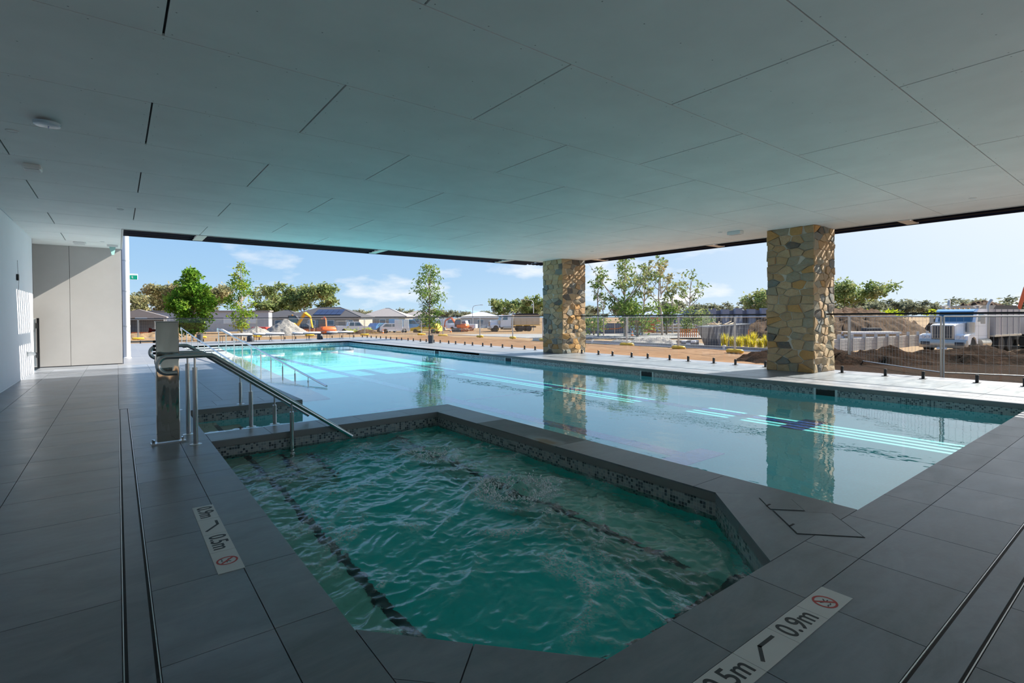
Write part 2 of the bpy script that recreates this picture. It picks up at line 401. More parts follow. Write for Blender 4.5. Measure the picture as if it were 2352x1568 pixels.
# between drain and spa, spa-side coping
for a, b in zip(YJ[:-1], YJ[1:]):
    if b < 1.2 or a > 9.0: continue
    hi = min(b, 8.70)
    if hi > a + 0.03: tile(rect(0.11, 0.50, a, hi))
    lo2, hi2 = max(a, 1.30), min(b, 8.45)
    if hi2 > lo2 + 0.05: tile(rect(0.50, 0.76, lo2, hi2), 'coping_tile', 'coping', -0.072)
# deck beyond the drain's end and the coping along the ramp
tile(rect(0.50, 2.3, 8.45, 8.70), 'coping_tile', 'coping', -0.072)
for x0, x1 in ((0.11, 0.50), (0.5, 1.15), (1.15, 1.8), (1.8, 2.3)): tile(rect(x0, x1, 8.70, 9.21))
yy = 9.21
while yy < 17.5:
    for x0, x1 in ((0.0, 0.65), (0.65, 1.30), (1.30, 2.05)): tile(rect(x0, x1, yy, yy + 0.668))
    tile(rect(2.05, 2.3, yy, yy + 0.668), 'coping_tile', 'coping', -0.072)
    yy += 0.668
YF = yy
far = MB().box(0.0, 2.3, YF, 33.6, -0.072, 0).box(-3.2, 0.0, 18.66, 33.6, -0.072, 0).box(2.3, 13.35, 28.5, 33.6, -0.072, 0)
far.build('deck_slab', 'deck_far', floor)
# near deck rows (right of the camera)
for a, b in zip(XJ[:-1], XJ[1:]):
    if b < 0.2 or a > 13.2: continue
    a2, b2 = max(a, 0.11), min(b, 13.35)
    if a2 > 0.75 - 1e-6 or b2 > 0.9: tile(rect(max(a2, 0.50), b2, 1.04, 1.31), 'coping_tile', 'coping', -0.072 if 3.8 < a < 10 or 1.3 < a < 2.7 else -0.02)
    tile(rect(a2, b2, 0.60, 1.04))
    if a > 1.0: tile(rect(a2, b2, -0.10, 0.46))
# chamfer copings of the spa
for poly in ([(0.76, 2.07), (1.095, 1.69), (0.93, 1.53), (0.76, 1.70)], [(1.095, 1.69), (1.44, 1.31), (1.14, 1.31), (0.93, 1.53)], [(0.76, 1.70), (0.93, 1.53), (1.14, 1.31), (0.76, 1.31)],
             [(3.43, 2.07), (2.69, 1.31), (3.05, 1.31), (3.60, 1.90)], [(3.05, 1.31), (3.86, 1.31), (3.86, 2.25), (3.43, 2.25), (3.43, 2.07), (3.60, 1.90)]):
    tile(poly, 'coping_tile', 'coping', -0.072)
# wall between spa and pool
for y0, y1, m in ((2.25, 3.79, 'coping_tile'), (3.79, 5.2, 'coping_stained'), (5.2, 6.17, 'coping_tile')): tile(rect(3.43, 3.86, y0, y1), m, 'coping', -0.072)
for x0, x1 in ((0.76, 1.35), (1.35, 1.95), (1.95, 2.42), (2.42, 3.05), (3.05, 3.86)): tile(rect(x0, x1, 6.17, 6.63), 'coping_tile', 'coping', -0.072)
# far side deck along the fence
for k in range(21):
    y0 = 1.31 + 0.668 * k; y1 = y0 + 0.668
    tile(rect(10.24, 10.62, y0, y1), 'coping_tile', 'coping', -0.072)
    for x0, x1 in ((10.66, 11.30), (11.30, 11.94), (11.94, 12.58)): tile(rect(x0, x1, y0, y1))
    tile(rect(12.58, 13.35, y0, y1))
ys = 1.31 + 0.668 * 21
MB().box(10.24, 10.62, ys, 28.5, -0.072, 0).box(10.66, 13.35, ys, 28.5, -0.072, 0).build('deck_slab', 'deck_far', floor)

# ---- slot drains
def drain(label, a0, a1, b0, b1, along):
    t = thing('slot_drain', label, 'drain')
    def bx(p0, p1, q0, q1, z0, z1): return MB().box(p0, p1, q0, q1, z0, z1) if along == 'y' else MB().box(q0, q1, p0, p1, z0, z1)
    bx(a0, a1, b0, b1, -0.010, -0.006).build('channel', 'drain_slot', t)
    w = a1 - a0
    bx(a0 + 0.016, a1 - 0.016, b0, b1, -0.006, -0.0005).build('infill_tile', 'deck_tile', t)
    for p in (a0 + 0.001, a1 - 0.005): bx(p, p + 0.004, b0, b1, -0.006, 0.001).build('edge_strip', 'brushed_steel', t)
drain('long slot drain in the floor left of the spa', 0.0, 0.11, 1.2, 9.19, 'y')
drain('slot drain crossing the near right deck', 0.46, 0.60, 0.6, 13.3, 'x')
drain('narrow slot drain along the far pool edge', 10.622, 10.658, 1.31, 28.5, 'y')

# ---- access hatches by the pool corner
def hatch(label, poly):
    t = thing('access_hatch', label, 'hatch', (0, 0, 0))
    cx = sum(p[0] for p in poly) / 4; cy = sum(p[1] for p in poly) / 4
    MB().prism(poly, 0.0005, 0.0015).build('frame', 'drain_slot', t)
    q = [(cx + (x - cx) * 0.955, cy + (y - cy) * 0.955) for x, y in poly]
    MB().prism(q, 0.001, 0.0035).build('lid', 'coping_tile', t)
    d = Vector((poly[3][0] - cx, poly[3][1] - cy)); e = Vector((poly[0][0] - poly[3][0], poly[0][1] - poly[3][1]))
    m = Vector((cx, cy)) + d * 0.86 + e * 0.28
    MB().bbox((m.x, m.y, 0.004), (0.05, 0.012, 0.002)).build('lift_slot', 'drain_slot', t)
hatch('small square access hatch at the pool corner', [(3.565, 1.82), (3.715, 1.665), (3.56, 1.51), (3.41, 1.665)])
hatch('large square access hatch beside the small one', [(3.405, 1.65), (3.655, 1.385), (3.40, 1.115), (3.145, 1.38)])

# ---- main pool shell
shell = MB()
shell.box(2.2, PX1 + .1, 8.45, PY1 + .1, POOL_Z - .1, POOL_Z).box(PX0, PX1 + .1, PY0 - .1, 8.45, POOL_Z - .1, POOL_Z).box(2.25, PX0, 6.63, 8.45, POOL_Z - .1, POOL_Z)
LOOP = [(PX1, PY0), (PX1, PY1), (2.3, PY1), (2.3, 8.45), (0.77, 8.45), (0.77, 6.63), (PX0, 6.63), (PX0, PY0)]
def walls(loop, z0, z1):
    m = MB(); n = len(loop)
    for i in range(n):
        (x0, y0), (x1, y1) = loop[i], loop[(i + 1) % n]
        m.quad((x0, y0, z0), (x1, y1, z0), (x1, y1, z1), (x0, y0, z1))
    return m
w = walls(LOOP, POOL_Z - .05, -0.185); shell.add(w.v, w.f)
pool = shell.build('pool_shell', 'pool_finish', kind='structure', label='turquoise rendered shell of the long lap pool')
walls(LOOP, -0.185, -0.072).build('mosaic_band', 'mosaic_band', pool)
# lane markings
for cx in (5.62, 8.72):
    lm = MB().box(cx - 0.13, cx + 0.13, 3.9, 26.6, POOL_Z, POOL_Z + 0.004)
    for yb in (3.55, 26.6): lm.box(cx - 0.48, cx + 0.48, yb, yb + 0.35, POOL_Z, POOL_Z + 0.005)
    lm.build('lane_line', 'lane_mosaic', pool)
for yb in (9.2, 13.8, 18.4, 23.0): MB().box(3.7, PX1, yb, yb + 0.06, POOL_Z, POOL_Z + 0.003).build('cross_line', 'lane_mosaic', pool)
# ramp between the two long rails
r0, r1 = 27.2, 11.2
rm = MB().add([(2.3, r0, -0.02), (3.62, r0, -0.02), (3.62, r1, -0.45), (2.3, r1, -0.45), (2.3, r0, -0.5), (3.62, r0, -0.5), (3.62, r1, -0.5), (2.3, r1, -0.5)],
              [(0, 3, 2, 1), (0, 1, 5, 4), (1, 2, 6, 5), (2, 3, 7, 6), (3, 0, 4, 7)])
rm.build('ramp', 'ramp_finish', pool)
for k, (ya, yb) in enumerate(((26.0, 26.5), (24.6, 25.1))):
    za = -0.02 - (r0 - yb) * 0.0269; zb = -0.02 - (r0 - ya) * 0.0269
    MB().add([(2.32, yb, za + .004), (3.6, yb, za + .004), (3.6, ya, zb + .004), (2.32, ya, zb + .004)], [(0, 3, 2, 1)]).build('warning_strip', 'nosing_black', pool)
# entry steps beside the spa
for i, (x0, x1, z) in enumerate(((0.77, 1.10, -0.205), (1.10, 1.40, -0.27), (1.40, 1.70, -0.335), (1.70, 2.02, -0.40), (2.02, 2.3, -0.46))):
    st = MB().box(x0, x1, 6.63, 8.45, -0.5, z).build('step', 'step_finish' if i < 2 else 'pool_finish', pool)
    MB().box(x1 - 0.055, x1, 6.9, 8.2, z, z + 0.004).build('nosing', 'nosing_black', st)
# skimmer openings
SK = MB().box(10.232, 10.242, -0.16, 0.16, -0.165, -0.065)
for y, lb in ((4.0, 'skimmer opening in the far pool wall opposite the nearer stone column'), (8.0, 'skimmer opening in the far pool wall between the two stone columns'),
              (13.6, 'skimmer opening in the far pool wall below the farther stone column'), (18.4, 'farthest skimmer opening in the pool wall beyond the columns')):
    t = thing('skimmer_opening', lb, 'skimmer', (10.24, y, -0.11), group='skimmers')
    for a in ((-0.20, -0.16), (0.16, 0.20)): MB().box(-0.008, 0.004, a[0], a[1], -0.072, 0.05).build('frame', 'trim_white', t)
    MB().box(-0.006, 0.004, -0.16, 0.16, -0.072, 0.03).build('mouth', 'drain_slot', t)
wm = MB().add([(2.3, 8.45, WATER), (PX1, 8.45, WATER), (PX1, PY1, WATER), (2.3, PY1, WATER)], [(0, 1, 2, 3)])
wm.add([(0.77, 6.63, WATER), (PX1, 6.63, WATER), (PX1, 8.45, WATER), (0.77, 8.45, WATER)], [(0, 1, 2, 3)])
wm.add([(PX0, PY0, WATER), (PX1, PY0, WATER), (PX1, 6.63, WATER), (PX0, 6.63, WATER)], [(0, 1, 2, 3)])
wm.build('pool_water', 'pool_water', kind='stuff', label='calm clear turquoise water filling the lap pool', category='water')

# ---- spa shell
SPA = [(0.76, 6.17), (3.43, 6.17), (3.43, 2.07), (2.69, 1.31), (1.44, 1.31), (0.76, 2.07)]
SPZ = -0.66
sp = walls(SPA[::-1], SPZ, -0.24); sp.prism(SPA, SPZ - 0.05, SPZ)
spa = sp.build('spa_shell', 'spa_finish', kind='structure', label='teal shell of the heated spa pool')
walls(SPA[::-1], -0.24, -0.072).build('mosaic_band', 'mosaic_band', spa)
def bench(poly, z, mat='spa_bench'): return MB().prism(poly, SPZ, z).build('bench', mat, spa)
bench([(0.76, 2.07), (0.95, 1.86), (1.16, 2.1), (1.16, 5.25), (0.76, 5.25)], -0.34)
bench([(3.43, 2.07), (3.43, 6.17), (2.80, 6.17), (2.80, 1.9), (2.95, 1.58)], -0.40)
for poly in ([(1.10, 2.1), (1.16, 2.1), (1.16, 5.25), (1.10, 5.25)],): MB().prism(poly, -0.338, -0.334).build('nosing', 'nosing_black', spa)
MB().prism([(2.80, 1.9), (2.87, 1.9), (2.87, 6.17), (2.80, 6.17)], -0.398, -0.394).build('nosing', 'nosing_black', spa)
MB().prism([(1.3, 1.5), (2.69, 1.31), (2.95, 1.58), (2.9, 1.63), (1.33, 1.57)], -0.36, -0.34).build('nosing', 'nosing_black', spa)
for x0, x1, z in ((0.76, 1.12, -0.25), (1.12, 1.45, -0.36), (1.45, 1.78, -0.48)):
    st = MB().box(x0, x1, 5.27, 6.17, SPZ, z).build('step', 'step_finish', spa)
    MB().box(x1 - 0.06, x1, 5.27, 6.17, z, z + 0.004).build('nosing', 'nosing_black', st)
    MB().box(x0, x1, 5.27, 5.32, z, z + 0.004).build('nosing', 'nosing_black', st)

def spa_water():
    dx = 0.0125; xs = np.arange(0.762, 3.43, dx); ys = np.arange(1.31, 6.17, dx)
    X, Y = np.meshgrid(xs, ys, indexing='ij')
    wx = X + 0.10 * vnoise(X * 2.1, Y * 2.1, 40); wy = Y + 0.10 * vnoise(X * 2.1, Y * 2.1, 41)
    def ridge(a): return 1 - np.abs(a)
    u = wx * 0.72 + wy * 0.69; v = -wx * 0.69 + wy * 0.72
    h = 0.022 * (ridge(vnoise(u * 1.7, v * 3.6, 3)) - 0.6) + 0.015 * (ridge(vnoise(u * 4.2 + 9, v * 7.5, 5)) - 0.6)
    h += 0.009 * (ridge(vnoise(u * 10, v * 15 + 4, 8)) - 0.6) + 0.0045 * (ridge(vnoise(u * 22, v * 30, 9)) - .6) + 0.0015 * vnoise(u * 50, v * 60, 10)
    for jx, jy, amp, k in ((2.62, 3.36, 0.07, 15.0), (2.61, 4.83, 0.035, 20.0)):
        r = np.hypot(X - jx, Y - jy); env = np.exp(-(r / 0.55) ** 2)
        h += env * amp * 0.32 * np.cos(k * r * (1 + 0.1 * vnoise(X * 5, Y * 5, 22))) + amp * np.exp(-(r / 0.16) ** 2) * (0.9 + 0.5 * vnoise(X * 14, Y * 14, 23))
    edge = np.clip(np.minimum(np.minimum(X - 0.76, 3.43 - X), np.minimum(Y - 1.31, 6.17 - Y)) / 0.12, 0.25, 1)
    Z = WATER + h * edge
    crest = np.clip((h - 0.005) / 0.014, 0, 1) * np.clip(0.6 + 0.8 * fbm(u * 3.0, v * 5.5, 31, 3), 0, 1)
    r1 = np.hypot(X - 2.62, Y - 3.36); r2 = np.hypot(X - 2.61, Y - 4.83)
    foam = 0.95 * crest + 1.6 * np.exp(-((r1 - 0.25) / 0.12) ** 2) * np.clip(0.55 + fbm(X * 9, Y * 9, 55, 3), 0, 1) + 0.9 * np.exp(-((r2 - 0.17) / 0.09) ** 2) * np.clip(0.35 + fbm(X * 9, Y * 9, 56, 3), 0, 1)
    nx, ny = X.shape
    # inside the chamfered outline
    ins = ((X - 0.76) / 0.68 + (Y - 1.31) / 0.76 > 1.0) & ((3.43 - X) / 0.74 + (Y - 1.31) / 0.76 > 1.0)
    idx = np.arange(nx * ny).reshape(nx, ny)
    q = np.stack([idx[:-1, :-1], idx[1:, :-1], idx[1:, 1:], idx[:-1, 1:]], -1).reshape(-1, 4)
    ok = (ins[:-1, :-1] | ins[1:, 1:] | ins[1:, :-1] | ins[:-1, 1:]).reshape(-1)
    q = q[ok]; used = np.unique(q); remap = -np.ones(nx * ny, int); remap[used] = np.arange(len(used))
    co = np.stack([X, Y, Z], -1).reshape(-1, 3)[used]
    me = bpy.data.meshes.new('spa_water'); me.from_pydata(co.tolist(), [], remap[q].tolist())
    me.polygons.foreach_set('use_smooth', [True] * len(me.polygons)); me.materials.append(MATS['spa_water'])
    a = me.attributes.new('foam', 'FLOAT', 'POINT'); a.data.foreach_set('value', np.clip(foam.reshape(-1)[used], 0, 1))
    link('spa_water', me, kind='stuff', label='churning green water of the spa with foam streaks', category='water')
    # thrown droplets of the two bubbling jets
    plain('splash', (0.90, 0.94, 0.95), 0.7, spec=0.2)
    m = MB(); rng = random.Random(3)
    for jx, jy, n, R0 in ((2.62, 3.36, 900, 0.25), (2.61, 4.83, 120, 0.16)):
        for _ in range(n):
            a = round(rng.uniform(0, 22)) * 2 * PI / 22 + rng.gauss(0, .12); lift = abs(rng.gauss(0, 1)); r = R0 * (0.85 + 0.22 * lift + rng.gauss(0, .10)); z = WATER + 0.012 + lift * 0.034 * (R0 / 0.25) * (0.4 + 0.6 * abs(math.sin(a * 3.5)))
            s = rng.uniform(0.0022, 0.0085); p = Vector((jx + r * math.cos(a), jy + r * math.sin(a), z))
            d = [Vector((s * rng.uniform(.6, 1.6), 0, 0)), Vector((0, s * rng.uniform(.6, 1.6), 0)), Vector((0, 0, s * rng.uniform(.6, 1.8)))]
            m.add([p + d[0], p + d[1], p - d[0], p - d[1], p + d[2], p - d[2]], [(0, 1, 4), (1, 2, 4), (2, 3, 4), (3, 0, 4), (1, 0, 5), (2, 1, 5), (3, 2, 5), (0, 3, 5)])
    m.build('spa_splash', 'splash', smooth=180, kind='stuff', label='white droplets thrown up by the spa jets', category='water')
spa_water()

# ---- ceiling of big fibre-cement panels
cs = MB().box(WALL_X, 13.2, -2.6, 14.35, CEIL + 0.022, CEIL + 0.09).box(WALL_X - 1.2, 0.11, 14.35, 18.6, CEIL + 0.022, CEIL + 0.09)
ceiling = cs.build('ceiling', 'dark_void', kind='structure', label='soffit of large pale grey panels with dark joints')
JX = 0.016; JY = 0.010; screws = MB()
for k in range(-3, 12):
    y0 = 1.56 + 1.425 * k; y1 = y0 + 1.425
    start = 4.19 if k % 2 == 0 else 2.885
    if y0 >= 18.5: continue
    xs = [start + 2.602 * n for n in range(-4, 6)]
    for a, b in zip(xs[:-1], xs[1:]):
        x0, x1 = max(a, WALL_X), min(b, 13.2); ya, yb = max(y0, -2.6), min(y1, 18.5)
        segs = []
        if ya < 14.35: segs.append((x0, x1, ya, min(yb, 14.35)))
        if yb > 14.35: segs.append((x0 if x0 > WALL_X else WALL_X - 1.0, min(x1, 0.11), max(ya, 14.35), yb))
        for (p, q, r, s_) in segs:
            if q - p < 0.02 or s_ - r < 0.02: continue
            MB().box(p + JX / 2, q - JX / 2, r + JY / 2, s_ - JY / 2, CEIL, CEIL + 0.020).build('ceiling_panel', 'ceiling_panel', ceiling)
            if p < 12.5 and r < 9 and q - p > 0.5:
                nx = max(2, int((q - p) / 0.42)); ny = 5
                for i in range(nx + 1):
                    for j in range(ny):
                        xx = p + 0.05 + (q - p - 0.1) * i / nx; yv = r + 0.05 + (s_ - r - 0.1) * j / (ny - 1)
                        if (i in (0, nx)) or j in (0, 2, 4):
                            screws.add([(xx + 0.006 * math.cos(t * PI / 3), yv + 0.006 * math.sin(t * PI / 3), CEIL - 0.0006) for t in range(6)], [(5, 4, 3, 2, 1, 0)])
screws.build('panel_screws', 'screw_grey', ceiling, kind='stuff')
MB().box(13.2, 13.225, -2.6, 14.375, CEIL - 0.012, CEIL + 0.16).box(0.11, 13.2, 14.35, 14.375, CEIL - 0.012, CEIL + 0.16).box(0.11, 0.135, 14.375, 18.5, CEIL - 0.012, CEIL + 0.16).build('trim_1', 'trim_white', kind='structure', label='thin pale metal trim around the soffit edge')

# ---- walls
MB().box(WALL_X - 0.16, WALL_X, -2.6, 17.35, 0, CEIL + 0.02).build('wall_left', 'wall_paint', kind='structure', label='plain white wall on the left')
MB().box(WALL_X, 4.6, -2.75, -2.6, 0, CEIL + 0.02).build('wall_rear', 'rear_wall', kind='structure', label='grey wall behind the viewpoint')
wb = MB().box(-2.9, 0.10, 18.56, 18.68, 0, CEIL + 0.05).build('wall_back', 'dark_void', kind='structure', label='grey panelled wall at the end of the walkway')
for x0, x1 in ((-2.9, -2.2), (-2.2, -1.02), (-1.02, 0.11)): MB().box(x0 + .004, x1 - .004, 18.5, 18.56, 0.02, CEIL).build('wall_panel', 'grey_panel', wb)
MB().box(0.11, 0.125, 18.505, 18.68, 0, CEIL + 0.05).build('edge_shade', 'dark_frame', wb)  # near-black strip added for the dark shadow on the wall's end
MB().box(-3.0, -2.9, 17.35, 18.68, 0, CEIL + 0.05).box(-2.9, -1.65, 17.30, 17.35, 0, CEIL + 0.05).build('wall_recess', 'grey_panel', kind='structure', label='grey side of the gate recess')

# ---- open slatted eaves outside the soffit
def eave(label, slats, rafters, fascia):
    t = thing('slatted_eave', label, 'eave')
    for b in slats: MB().box(*b).build('slat', 'eave_dark', t)
    for b in rafters: MB().box(*b).build('rafter', 'cream_beam', t)
    for b in fascia: MB().box(*b).build('fascia_beam', 'eave_dark', t)
SZ0, SZ1 = 3.40, 3.43
sl = [(13.30 + .2 * k, 13.39 + .2 * k, -2.6, 16.3, SZ0, SZ1) for k in range(5)]
eave('dark slatted eave along the right edge of the soffit', sl, [(13.225, 14.72, y, y + 0.22, 3.37, 3.47) for y in (-0.9, 3.75, 8.5, 13.15)],
     [(14.20, 14.45, -2.6, 16.3, 3.38, 3.46), (14.60, 14.74, -2.6, 16.3, 3.37, 3.50)])
sl = [(0.14, 13.1, 14.50 + .29 * k, 14.64 + .29 * k, SZ0, SZ1) for k in range(5)]
eave('dark slatted eave along the back edge of the soffit', sl, [(x, x + 0.22, 14.375, 16.22, 3.37, 3.47) for x in (1.62, 6.5, 11.5)],
     [(0.14, 13.1, 15.86, 15.98, 3.38, 3.46), (0.14, 13.1, 16.12, 16.24, 3.37, 3.50)])

# ---- stone columns
def clip(poly, nx, ny, c):
    out = []; n = len(poly)
    for i in range(n):
        a, b = poly[i], poly[(i + 1) % n]; da = a[0] * nx + a[1] * ny - c; db = b[0] * nx + b[1] * ny - c
        if da <= 0: out.append(a)
        if (da < 0 < db) or (db < 0 < da):
            t = da / (da - db); out.append((a[0] + (b[0] - a[0]) * t, a[1] + (b[1] - a[1]) * t))
    return out
def stone_cells(w, h, rng, nx=4, ny=19, asp=1.75):
    pts = []
    for j in range(ny):
        for i in range(nx):
            pts.append(((i + 0.5 + (0.5 if j % 2 else 0) * 0.8 - 0.2 + rng.uniform(-.34, .34)) * w / nx, (j + 0.5 + rng.uniform(-.36, .36)) * h / ny))
    P = [(x, y * asp) for x, y in pts]; cells = []
    for i, (x, y) in enumerate(P):
        poly = [(0, 0), (w, 0), (w, h * asp), (0, h * asp)]
        for j, (u, v) in enumerate(P):
            if i == j or abs(u - x) + abs(v - y) > 1.4: continue
            nx_, ny_ = u - x, v - y; poly = clip(poly, nx_, ny_, (u * u + v * v - x * x - y * y) / 2)
            if len(poly) < 3: break
        if len(poly) >= 3: cells.append([(a, b / asp) for a, b in poly])
    return cells
def stone_mesh(m, poly, M, rng):
    n = len(poly); cx = sum(p[0] for p in poly) / n; cy = sum(p[1] for p in poly) / n
    def sh(d): 
        o = []
        for x, y in poly:
            L = math.hypot(x - cx, y - cy) or 1; k = max(0.2, 1 - d / L); o.append((cx + (x - cx) * k, cy + (y - cy) * k))
        return o
    a, b = sh(0.008), sh(0.024); t = rng.uniform(0.012, 0.032); tx, ty = rng.uniform(-.16, .16), rng.uniform(-.12, .12)
    top = [(x, y, t + (x - cx) * tx + (y - cy) * ty + rng.uniform(-.005, .005)) for x, y in b]
    mid = [(x, y, t * 0.72 + (x - cx) * tx) for x, y in sh(0.012)]
    vs = [(x, y, -0.004) for x, y in a] + mid + top + [(cx, cy, t + rng.uniform(0, .012))]
    fs = []
    for r in range(2):
        for i in range(n): fs.append((r * n + i, r * n + (i + 1) % n, (r + 1) * n + (i + 1) % n, (r + 1) * n + i))
    for i in range(n): fs.append((2 * n + i, 2 * n + (i + 1) % n, 3 * n))
    m.add([tuple(M @ Vector(p)) for p in vs], fs)
def column(label, x0, x1, y0, y1, seed):
    rng = random.Random(seed); t = thing('stone_column', label, 'column', ((x0 + x1) / 2, (y0 + y1) / 2, 0), group='stone columns')
    hx, hy, H = (x1 - x0) / 2 - 0.02, (y1 - y0) / 2 - 0.02, CEIL
    MB().box(-hx, hx, -hy, hy, 0, H).build('mortar_core', 'mortar', t)
    e = 0.018
    faces = [(Matrix(((0, 0, -1, -hx), (-1, 0, 0, hy + e), (0, 1, 0, 0), (0, 0, 0, 1))), 2 * hy + 2 * e, True),       # facing -x
             (Matrix(((1, 0, 0, -hx - e), (0, 0, -1, -hy), (0, 1, 0, 0), (0, 0, 0, 1))), 2 * hx + 2 * e, True),       # facing -y
             (Matrix(((0, 0, 1, hx), (1, 0, 0, -hy - e), (0, 1, 0, 0), (0, 0, 0, 1))), 2 * hy + 2 * e, False),
             (Matrix(((-1, 0, 0, hx + e), (0, 0, 1, hy), (0, 1, 0, 0), (0, 0, 0, 1))), 2 * hx + 2 * e, False)]
    rest = MB()
    for M, w, seen in faces:
        for c in stone_cells(w, H, rng):
            if seen: m = MB(); stone_mesh(m, c, M, rng); m.build('stone', 'field_stone', t)
            else: stone_mesh(rest, c, M, rng)
    rest.build('stone_cladding', 'field_stone_far', t, kind='stuff')
column('nearer square column clad in tan and grey field stone', 12.2, 13.3, 5.0, 6.04, 11)
column('farther square column clad in tan and grey field stone', 12.2, 13.33, 13.1, 14.12, 23)

# ---- glass pool fence
PANE_CACHE = {}
SPG = MB().bbox((0, 0, 0.075), (0.05, 0.05, 0.15), bev=0.006).bbox((0, 0, 0.004), (0.11, 0.11, 0.008)).mesh('spigot', 'black_metal')
def fence(label, p0, p1, n, rail0=None, rail1=None):
    p0, p1 = Vector(p0), Vector(p1); d = p1 - p0; L = d.length; t = thing('glass_fence', label, 'fence', (p0.x, p0.y, 0), math.atan2(d.y, d.x))
    w = L / n; key = round(w, 4)
    if key not in PANE_CACHE: PANE_CACHE[key] = MB().box(0.022, w - 0.022, -0.006, 0.006, 0.07, 1.29).mesh('glass_pane', 'fence_glass')
    for k in range(n):
        link('glass_pane', PANE_CACHE[key], t, loc=(k * w, 0, 0))
        for q in (0.22, 0.78): link('spigot', SPG, t, loc=(k * w + q * w, 0, 0))
    MB().box(rail0 if rail0 is not None else 0, rail1 if rail1 is not None else L, -0.022, 0.022, 1.288, 1.325).build('top_rail', 'black_metal', t)
fence('glass fence bay right of the nearer stone column, black top rail', (12.8, 4.98, 0), (12.8, -2.3, 0), 5)
fence('glass fence bay between the two stone columns, black top rail', (12.8, 13.08, 0), (12.8, 6.06, 0), 5)
fence('long glass fence beside the pool beyond the farther stone column', (12.8, 33.3, 0), (12.8, 14.14, 0), 13)
fence('glass fence across the far end of the pool deck', (-1.6, 33.4, 0), (12.7, 33.4, 0), 10)

# ================================================================ FITTINGS UNDER THE ROOF
def arc(c, r, a0, a1, n, ax, az):
    return [Vector(c) + Vector(ax) * (r * math.cos(a0 + (a1 - a0) * k / n)) + Vector(az) * (r * math.sin(a0 + (a1 - a0) * k / n)) for k in range(n + 1)]
def handrail(label, y, x_l, x_k, x_e, z_e, posts, zt=0.905, r=0.024):
    """crook-ended stainless rail running down in +x: loop at the left, level part, kink, slope into the water"""
    t = thing('handrail', label, 'handrail', (0, y, 0), group='crook-ended handrails')
    R = 0.082
    pts = [Vector((x_l + R + 0.075, 0, zt - 2 * R)), Vector((x_l + R + 0.03, 0, zt - 2 * R))]
    pts += [Vector((x_l + R + R * math.cos(a), 0, zt - R + R * math.sin(a))) for a in [(-PI / 2) - PI * k / 14 for k in range(15)]]
    pts += [Vector((x_l + R + 0.05, 0, zt)), Vector((x_k - 0.03, 0, zt)), Vector((x_k, 0, zt - 0.004))]
    sl = (z_e - zt) / (x_e - x_k)
    pts += [Vector((x_k + 0.03, 0, zt + 0.026 * sl)), Vector((x_e, 0, z_e))]
    MB().tube(pts, r, 14).build('bar', 'stainless', t, smooth=50)
    for px, z0 in posts:
        zz = zt if px <= x_k else zt + (px - x_k) * sl
        p = MB().cyl((px, 0, z0), (px, 0, zz - 0.12), 0.0225, n=16).build('post', 'stainless', t, smooth=50)
        MB().cyl((px, 0, zz - 0.12), (px, 0, zz - 0.02), 0.010, n=10).build('stem', 'stainless', p, smooth=50)
        if z0 >= 0: MB().lathe([(0.055, 0), (0.055, 0.004), (0.024, 0.010)], (px, 0, 0), 24).build('base_flange', 'brushed_steel', p, smooth=30)
    return t
handrail('nearest crook-ended stainless handrail, sloping down into the spa', 6.13, 0.31, 0.77, 2.24, -0.15, ((0.62, 0.0), (1.55, -0.48)))
handrail('middle crook-ended stainless handrail, over the steps beside the spa', 6.71, 0.33, 0.74, 1.90, 0.06, ((0.61, 0.0), (1.24, 0.0), (1.50, 0.0)))
handrail('farthest crook-ended stainless handrail at the walkway side of the steps', 8.60, 0.35, 0.78, 1.95, 0.10, ((0.66, 0.0), (1.45, 0.0)))

# ---- stainless control pedestal
t = thing('control_pedestal', 'mirror-polished stainless pedestal standing beside the crook-ended handrails', 'pedestal', (0.405, 6.40, 0), 0.04)
MB().bbox((0, 0, 0.635), (0.20, 0.075, 1.23), bev=0.006).build('post', 'mirror_steel', t, smooth=30)
bp = MB().bbox((0, 0, 0.006), (0.30, 0.11, 0.012)).build('base_plate', 'brushed_steel', t)
for sx in (-1, 1):
    MB().bbox((sx * 0.122, 0, 0.028), (0.012, 0.05, 0.032)).cyl((sx * 0.135, 0.0, 0.012), (sx * 0.135, 0.0, 0.05), 0.008, n=8).build('anchor_bolt', 'stainless', bp)
MB().bbox((0, 0, 1.253), (0.206, 0.082, 0.008)).build('cap', 'brushed_steel', t)
for z in (1.05, 1.005, 0.965, 0.93): MB().cyl((-0.10, 0, z), (-0.122, 0, z), 0.012, n=12).build('push_button', 'black_metal', t)
plain('red_rubber', (0.30, 0.02, 0.015), 0.5)
MB().tube([(-0.10, 0, 1.165), (-0.125, 0, 1.165), (-0.13, 0, 1.165), (-0.155, 0, 1.168)], [0.010, 0.010, 0.019, 0.026], 12).build('emergency_button', 'red_rubber', t, smooth=40, label='red mushroom push button')

